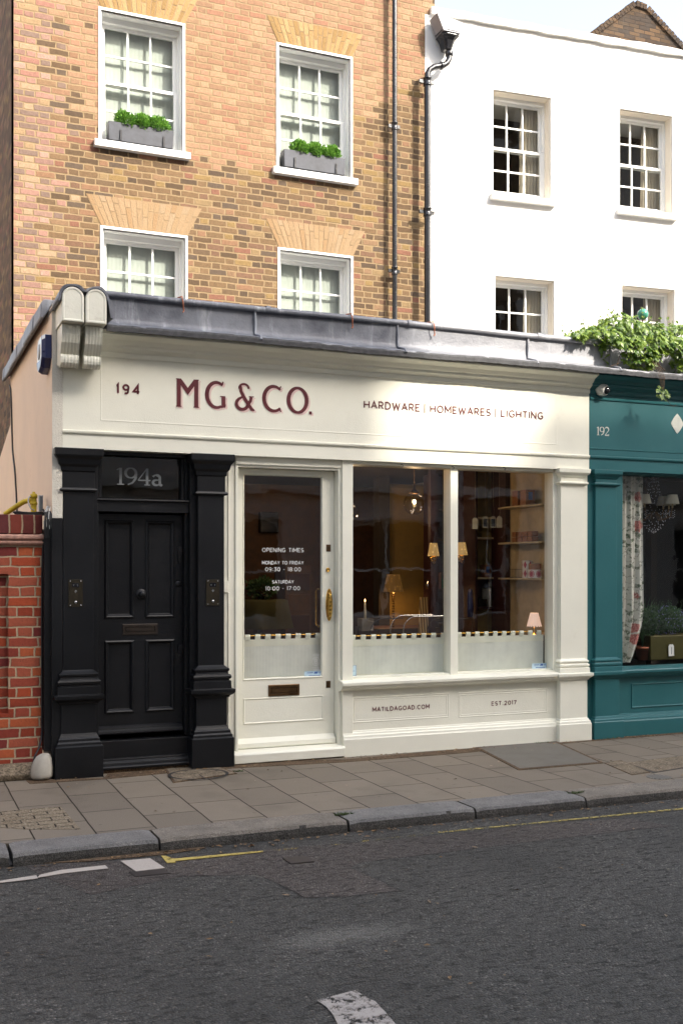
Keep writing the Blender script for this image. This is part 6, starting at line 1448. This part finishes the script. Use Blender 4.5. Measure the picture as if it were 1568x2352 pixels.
# glass display cases with a counter below
dct = .93
dcb = thing('display_counter', 'dark wooden counter under the glass display cases', 'counter', (PX(960,.9),.9,.1))
boxpart('top', PX(800,.75), PX(1090,.75), .62, 1.15, .90, .93, M['wood'], dcb); boxpart('body', PX(805,.75), PX(1085,.75), .66, 1.12, .1, .90, M['wood'], dcb)
def dcase(u0, u1, v0, lb, rim, flat=False):
    Y = .72; x0,x1 = PX(u0,Y),PX(u1,Y); zt = PZ(u0+20,v0,Y); t_ = thing('display_case', lb, 'display case', ((x0+x1)/2,.85,.93), group='curved glass display cases')
    def prof(x):
        r = min(.13, zt-.94); p = [(x0,y_,.931) for y_ in (0,)]
        return None
    r = min(.14, zt-.935); path = [(x0,.931)]+[(x0+r-r*cos(radians(a)), zt-r+r*sin(radians(a))) for a in range(0,91,10)]+[(x1,zt)]+([(x1,.931)] if flat else [])
    for yy_ in (Y, 1.02):
        m_ = MB(); m_.smooth = True; m_.tube([(x,yy_,z) for x,z in path], .005, 8); m_.build('rim', rim, t_)
    m_ = MB(); m_.smooth = True; m_.loft([[(x,Y,z) for x,z in path],[(x,1.02,z) for x,z in path]], close=False, capa=False, capb=False); m_.build('glass', M['glass_thin'], t_)
    rr = random.Random(int(u0)); m_ = MB()
    for k in range(22): m_.sphere((rr.uniform(x0+.05,x1-.03), rr.uniform(Y+.03,.98), .945+.012*rr.random()), .009+.008*rr.random(), 8, 6)
    m_.build('knobs', M['steel'], t_)
dcase(850,925,1421,'low curved glass display case on the left of the counter',M['iron'])
dcase(926,1024,1416,'glass display case with a bright chrome rim in the middle of the counter',M['steel'])
dcase(1012,1083,1422,'glass display case with a square chrome corner right of the mullion',M['darkiron'],True)
# shelving on the right wall
xs_ = 6.20
yf1, yf0 = 1.12, .24
boxpart('maroon_post', PX(1160,yf1), PX(1171,yf1), yf1, yf1+.3, .1, 2.8, M['maroon'], shop)
for k,v in enumerate((1155,1241,1326)):
    z = PZ(1250,v+2,.3); m_ = MB(); m_.loft([[(6.199,y,z_),(6.199-w_,y,z_)] if 0 else [(6.199,y,z-.018),(6.199-w_,y,z-.018),(6.199-w_,y,z),(6.199,y,z)] for y,w_ in ((.30,.14),(.55,.19),(.9,.20),(1.11,.16))])
    s_ = recalc(m_.build('shelf', M['shelf'], shop, .003))
def dz(v): return PZ(1250,v,.3)
zs3 = [PZ(1250,v+2,.3) for v in (1155,1241,1326)]
def tinbox(name, x, y, z, w_, h_, lb, mat, panel=None, group=None, cat='box'):
    t_ = thing(name, lb, cat, (x,y,z), group=group); recalc(MB().box(x-w_/2,x+w_/2,y-w_/2,y+w_/2,z+.0005,z+h_).build('carton', mat, t_, .002))
    if panel: MB().box(x-w_*.22,x+w_*.22,y-w_/2-.002,y-w_/2-.0005,z+h_*.35,z+h_*.85).build('label_panel', panel, t_)
    return t_
for k,(yy_,) in enumerate(((.78,),(.62,))): tinbox('carton', 6.10, yy_, zs3[0], .11, .16, ['brown carton with a blue label further back on the top shelf','brown carton with a blue label nearer the glass on the top shelf'][k], M['cardbox'], M['blueink'], 'brown cartons on the top shelf')
for k in range(4):
    for j in range(2): tinbox('small_box', 6.10, .52+.10*k, zs3[1]+.056*j, .08, .052, f'{["first","second","third","fourth"][k]} small patterned box from the glass, {"lower" if j == 0 else "upper"} row of the middle shelf', M['cardbox'], None, 'small patterned boxes on the middle shelf')
def diamondcan(name, x, y, z, r, h_, oval, lb):
    t = NT(lb[:40]); p = t.sep(); ang = t.m('ARCTAN2', t.m('SUBTRACT', p[1], y), t.m('SUBTRACT', p[0], x)); k = t.m('SUBTRACT', t.m('FRACT', t.m('MULTIPLY', ang, 6/(2*pi))), .5); zz = t.m('SUBTRACT', t.m('DIVIDE', t.m('SUBTRACT', p[2], z), h_), .5)
    if oval: d_ = t.m('SQRT', t.m('ADD', t.m('POWER', t.m('MULTIPLY', k, 1.05), 2.0), t.m('POWER', zz, 2.0))); f = t.m('LESS_THAN', d_, .42); f = t.m('SUBTRACT', f, t.m('MULTIPLY', t.m('LESS_THAN', d_, .33), t.m('GREATER_THAN', d_, .29)))
    else: f = t.m('LESS_THAN', t.m('ADD', t.m('ABSOLUTE', t.m('MULTIPLY', k, 1.25)), t.m('ABSOLUTE', zz)), .44)
    t.bsdf(t.mix(f, (.62,.56,.50), (.33,.02,.05)), .5)
    m_ = MB(); m_.lathe((x,y,z),[(r,.0005),(r,h_),(r*.97,h_+.001),(.0003,h_+.001)],30,smooth=False); return tag(m_.build(name, t.mat), lb, 'tin', 'patterned round tins')
diamondcan('tin', 6.10,.62,zs3[2],.055,.09,False,'round tin with red diamonds, lower of two stacked'); diamondcan('tin', 6.10,.62,zs3[2]+.092,.055,.09,False,'round tin with red diamonds, upper of two stacked')
diamondcan('tin', 6.08,.45,zs3[2],.075,.085,True,'wide round tin with red ovals on the lowest shelf')
tag(recalc(MB().lathe((6.08,.45,zs3[2]+.087),[(.065,0),(.065,.06),(.0003,.06)],28,smooth=False).build('tin', M['cardbox'])), 'plain reddish tin standing on the oval patterned one', 'tin', 'patterned round tins')
m_ = MB(); m_.smooth = True
for k in range(8): m_.tube([(6.04+.018*k,.85,zs3[2]),(6.04+.018*k,.85,zs3[2]+.09)], .0015, 4)
for z in (.004,.09): m_.tube([(6.03,.85,zs3[2]+z),(6.18,.85,zs3[2]+z)], .002, 4)
tag(m_.build('wire_rack', M['iron']), 'small wire rack left of the diamond tins', 'rack')
# small scalloped lamp
yl = .40; c = P(1226,1436,yl); sl_ = thing('table_lamp', 'small table lamp with a scalloped pink shade at the right of the window', 'lamp', (c.x,c.y,.98))
shade((c.x,c.y,c.z),.042,.075,PZ(1226,1408,yl)-c.z,M['shadepink'],sl_,1); m_ = MB(); m_.lathe((c.x,c.y,c.z-.10),[(.04,0),(.03,.01),(.01,.02),(.014,.04),(.008,.06),(.008,.14),(.0003,.14)],16); recalc(m_.build('base', M['brass'], sl_)); pointlight('bulb_light',(c.x,c.y,c.z+.05),.35,(1,.72,.45),.02,sl_)
boxpart('side_table', c.x-.15, 6.19, .28, .62, .1, c.z-.1005, M['wood'], None); tag(bpy.data.objects['side_table'], 'dark side cabinet under the small pink lamp', 'cabinet')
# niche unit facing the street
yn = 1.35; nx0, nx1 = PX(1096,yn), PX(1160,yn)
nb = thing('niche_unit', 'maroon and cream wall unit with niches beside the shelves', 'wall unit', ((nx0+nx1)/2,yn,.1))
zf = lambda v: PZ(1130,v,yn)
boxpart('back', nx0, nx1, yn+.25, yn+.28, .1, 2.8, M['ochre'], nb)
for x in (nx0-.03, nx1): boxpart('upright', x, x+.03, yn, yn+.28, .1, 2.8, M['maroon'], nb)
for v,m__ in ((1188,'shelf'),(1234,'shelf'),(1326,'shelf'),(1394,'maroon')): boxpart('shelf', nx0, nx1, yn+.02, yn+.25, zf(v)-.02, zf(v), M[m__], nb)
boxpart('back_panel', nx0, nx1, yn+.235, yn+.249, zf(1392), zf(1328), M['maroon'], nb)
for k,(u,w_,h_) in enumerate(((1118,.012,.10),(1126,.02,.24),(1131,.01,.17),(1142,.018,.17),(1102,.012,.12))):
    x = PX(u,yn+.03); tag(recalc(MB().box(x-w_/2,x+w_/2,yn+.04,yn+.2,zf(1394)+.001,zf(1394)+h_*.85).build('book', M['book'] if k in (1,3) else M['darkwall'])), ['low dark book in the middle of the maroon shelf','tall white book on the maroon shelf','thin dark book beside the tall white one','short white book at the right of the maroon shelf','dark book at the left end of the maroon shelf'][k], 'book', 'books on the maroon shelf')
for k,u in enumerate((1118,1131)): x = PX(u,yn+.1); tinbox('carton', x, yn+.13, zf(1326), .09, .14, ['left brown carton with a blue label in the cream niche','right brown carton with a blue label in the cream niche'][k], M['cardbox'], M['blueink'], 'cartons in the cream niche')
tag(recalc(MB().box(PX(1104,yn+.1),PX(1140,yn+.1),yn+.08,yn+.2,zf(1234)+.001,zf(1234)+.06).build('tray', M['ochre'])), 'flat amber tray on the niche shelf', 'tray')
# tags hanging in the window
for k,(u,dark,lb) in enumerate(((1090.5,0,'plain kraft tag, leftmost of the four hanging tags'),(1114,1,'white tag with a dark label, second of the four hanging tags'),(1132,1,'white tag with a dark label, third of the four hanging tags'),(1146,0,'plain pale tag, rightmost of the four hanging tags'))):
    Y = .55; x = PX(u,Y); z1_, z0_ = PZ(u,1186-(0 if k else -3),Y), PZ(u,1212-(0 if k else -3),Y); w_ = .032
    t_ = thing('hanging_tag', lb, 'tag', (x,Y,z1_), group='tags hanging in the window'); m_ = MB(); m_.loft([[(x-w_,y,z0_),(x+w_,y,z0_),(x+w_,y,z1_-.02),(x+w_*.5,y,z1_),(x-w_*.5,y,z1_),(x-w_,y,z1_-.02)] for y in (Y,Y+.002)]); recalc(m_.build('card', M['kraft'], t_))
    if dark: MB().box(x-w_*.8,x+w_*.75,Y-.0015,Y-.0005,z0_+.01,z1_-.025).build('label_panel', M['screen'], t_)
    m_ = MB(); m_.smooth = True; m_.tube([(x,Y,z1_-.008),(x+.01,Y,z1_+.06),(x,Y,z1_+.12),(x,Y,2.8)], .001, 4); m_.build('string', M['kraft'], t_)
# vase, candlestick
x = PX(1135,yn+.1); m_ = MB(); m_.lathe((x,yn+.05,zf(1326)+.001),[(.02,0),(.006,.01),(.005,.2),(.012,.22),(.012,.24),(.0003,.24)],12); tag(m_.build('candlestick', M['steel']), 'slim chrome candlestick in the cream niche', 'candlestick')
x = PX(1079,1.2); m_ = MB(); m_.lathe((x,1.2,PZ(1079,1418,1.2)),[(.03,0),(.036,.1),(.03,.26),(.02,.30),(.0003,.31)],16); tag(m_.build('vase', M['navy']), 'tall dark blue vase right of the mullion', 'vase')
# through the door: round table with cloth and two chairs, screen, spots
yt_ = 2.6; tx, tz = PX(596,yt_), PZ(596,1377,yt_); tb = thing('round_table', 'round table under a green cloth seen through the cream door', 'table', (tx,yt_,.1))
m_ = MB(); m_.smooth = True; n = 64
m_.loft([[(tx+r*(1+w_*sin(9*a))*cos(a), yt_+r*(1+w_*sin(9*a))*sin(a), z) for a in [2*pi*k/n for k in range(n)]] for r,z,w_ in ((.01,tz,0),(.30,tz,0),(.32,tz-.015,.0),(.34,tz-.15,.03),(.37,tz-.32,.06))], capa=False, capb=False); m_.build('tablecloth', M['tablecloth'], tb)
m_ = MB(); m_.lathe((tx,yt_,.1),[(.2,0),(.03,.03),(.025,tz-.12),(.0003,tz-.12)],16); m_.build('pedestal', M['wood'], tb)
for k,(dx,dy) in enumerate(((-.25,.45),(.3,.45))):
    t_ = thing('chair', ['dark chair behind the left side of the green table','dark chair behind the right side of the green table'][k], 'chair', (tx+dx,yt_+dy,.1), group='chairs at the round table'); x,y = tx+dx,yt_+dy
    recalc(MB().box(x-.18,x+.18,y-.18,y+.18,.50,.54).build('seat', M['maroon'], t_, .01)); recalc(MB().box(x-.17,x+.17,y+.16,y+.19,.68,1.12).build('backrest', M['maroon'], t_, .03))
    for a_ in (-.16,.16):
        for b_ in (-.16,.16): MB().box(x+a_-.015,x+a_+.015,y+b_-.015,y+b_+.015,.1,.5 if b_ < 0 else .7).build('leg', M['wood'], t_)
fp = thing('potted_flowers', 'dark flower arrangement on the green table', 'plant', (tx,yt_,tz)); mb = MB(); leafball(mb,(tx+.02,yt_,tz+.12),.16,.14,.11,500,.05,random.Random(9)); mb.build('foliage', M['darkleaf'], fp); m_ = MB(); m_.lathe((tx+.02,yt_,tz+.001),[(.04,0),(.06,.08),(.0003,.08)],14); m_.build('pot', M['screen'], fp)
Yw = 4.15; x0,x1 = PX(595,Yw),PX(637,Yw); tv = thing('wall_screen', 'black screen on the brown back wall seen through the door', 'screen', ((x0+x1)/2,Yw,1.9)); recalc(MB().box(x0,x1,Yw-.05,Yw+.04,PZ(610,1224,Yw),PZ(610,1176,Yw)).build('panel', M['screen'], tv, .01))
for k,(u,v) in enumerate(((650,1132),(689,1123),(712,1113))):
    Y = 2.2-.5*k; x = PX(u,Y)
    if x < 2.5: Y = 2.2
    c = Vector((x, Y, 2.792)); t_ = tag(MB().lathe((c.x,c.y,c.z),[(.045,0),(.045,-.006),(.03,-.008),(.0003,-.004)],18).build('ceiling_spot', M['spot']), ['farthest','middle','nearest'][k]+' of the three ceiling spots above the door', 'ceiling light', 'ceiling spots'); WORLD_LOC[t_.name] = Vector((0,0,0)); pointlight('spot_light', (c.x,c.y,c.z-.06), 2.2, (1,.62,.32), .04, t_)
rnd = random.Random(8)
dr = thing('drawer_stack', 'brown chest of drawers seen low through the cream door', 'chest of drawers', (PX(680,3.2),3.3,.1)); x0,x1 = PX(655,3.2),PX(715,3.2)
boxpart('carcass', x0,x1,3.2,3.6,.1,1.75, M['wood'], dr)
for k in range(6): boxpart('drawer', x0+.03,x1-.03,3.18,3.2,.2+.25*k,.40+.25*k, M['maroon'] if k%2 else M['wood'], dr)

# ------------------------------------------------------------------ the other side of the street (behind the camera, mirrored in the glass)
OY = -15.0
def opposite(x0, x1, h, mat, label, bays, ground=True):
    t_ = thing('terrace_house', label, 'house', ((x0+x1)/2, OY, 0), group='houses across the street')
    wn = []; bw = (x1-x0)/bays
    for b_ in range(bays):
        for f_ in range(int((h-4)//3.3)): wn.append((x0+bw*(b_+.3), x0+bw*(b_+.7), 4.6+3.3*f_, 6.7+3.3*f_))
        wn.append((x0+bw*(b_+.16), x0+bw*(b_+.84), .5, 2.9))
    o_ = wall_holes(x0, x1, 0, h, OY-.001, OY-.3, wn); recalc(o_.build('wall', mat, t_))
    MB().box(x0+.01, x1-.01, OY-9, OY-.6, 0, h-.1).build('core', M['blackvoid'], t_)
    m_ = MB(); m_.box(x0, x1, OY+.0, OY+.25, 3.55, 3.8); m_.box(x0, x1, OY, OY+.35, h-.7, h-.45); recalc(m_.build('cornice', M['stucco3'], t_))
    for a,b,c_,d in wn:
        m_ = MB(); m_.box(a,b,OY-.28,OY-.2,c_,c_+.08); m_.box(a,b,OY-.28,OY-.2,d-.08,d); m_.box(a,a+.07,OY-.28,OY-.2,c_,d); m_.box(b-.07,b,OY-.28,OY-.2,c_,d); m_.box((a+b)/2-.03,(a+b)/2+.03,OY-.27,OY-.21,c_,d); m_.box(a,b,OY-.27,OY-.21,(c_+d)/2-.03,(c_+d)/2+.03); m_.build('window', M['whitewood'], t_)
tb_ = SUN_B/1.0
def HZ(z): return z+(-OY)*SUN_B  # roof heights shaped so their shade edge falls at z on the shop
xsft = -OY*SUN_A
bounce_house = thing('terrace_house', 'unseen cream stucco house added at far left to bounce warm light', 'house', (-10, 6, 0), group='houses across the street')  # added house out of view, reflects warm sunlight onto the shop's side wall
MB().box(-14,-7,-3,22,-.1,11).build('wall', M['stucco4'], bounce_house)
MB().box(-6.999,-6.9,-3,22,3.4,3.6).build('cornice', M['stucco3'], bounce_house)
for k in range(7):
    for j in range(3): MB().box(-6.999,-6.93,-1.5+3.2*k,-.4+3.2*k,1+3.3*j,2.9+3.3*j).build('window', M['screen'], bounce_house)
hz = [(-14,-4,HZ(4.7),'oppbrick','brown brick house at the far left across the street'),(-4,5.0,HZ(4.5),'stucco3','pale stucco house facing the red garden wall across the street'),(5.0,4.25+xsft,HZ(4.25),'stucco2','pinkish stucco house facing the cream shop across the street'),
      (4.25+xsft,5.90+xsft,HZ(2.62),'oppbrick','narrow brown brick house shaped as a sun gap in the roofline across the street'),(5.90+xsft,24,HZ(3.40),'stucco3','pale stucco house facing the teal shop across the street'),(24,40,HZ(3.2),'oppbrick','long brown brick house at the far right across the street')]
for x0,x1,h,mt,lb in hz: opposite(x0,x1,h,M[mt],lb,max(1,int((x1-x0)/3)))

reflection_block = thing('terrace_house', 'unseen brown brick block added behind the houses to darken window reflections', 'house', (18, -24, 0), group='houses across the street')  # added block: sash panes mirror dark brick here instead of bare sky
MB().box(-14, 60, -34, -24.5, 0, 22.4).build('wall', M['oppbrick'], reflection_block)
m_ = MB(); m_.box(-14.2, 60.2, -24.499, -24.2, 21.6, 21.9); m_.build('cornice', M['stucco3'], reflection_block)
# leaf litter gathered in the gutter and along the wall foot
rnd = random.Random(99); mb = MB()
def litter(x, y, z):
    a = rnd.random()*6.28; L_ = .008+.018*rnd.random(); W_ = L_*.45; dx, dy = cos(a), sin(a); h = .003+.006*rnd.random()
    mb.add([(x-dx*L_,y-dy*L_,z+.001),(x-dy*W_,y+dx*W_,z+h),(x+dx*L_,y+dy*L_,z+.002),(x+dy*W_,y-dx*W_,z+h*.4)], [(0,1,2,3)])
for i in range(260): litter(rnd.uniform(.1,8), -2.30-abs(rnd.gauss(0,.05)), ROADZ+.006)
for i in range(200): litter(rnd.uniform(1.2,8), -.03-abs(rnd.gauss(0,.06)) if rnd.random() < .8 else rnd.uniform(-1.9,-.1), .007)
for i in range(60): litter(rnd.uniform(0,6), rnd.uniform(-5,-2.4), ROADZ+.008)
M['litter'] = leafmat('dry leaves', (.09,.05,.02), (.26,.15,.06), .1)
o = mb.build('leaf_litter', M['litter'], kind='stuff')
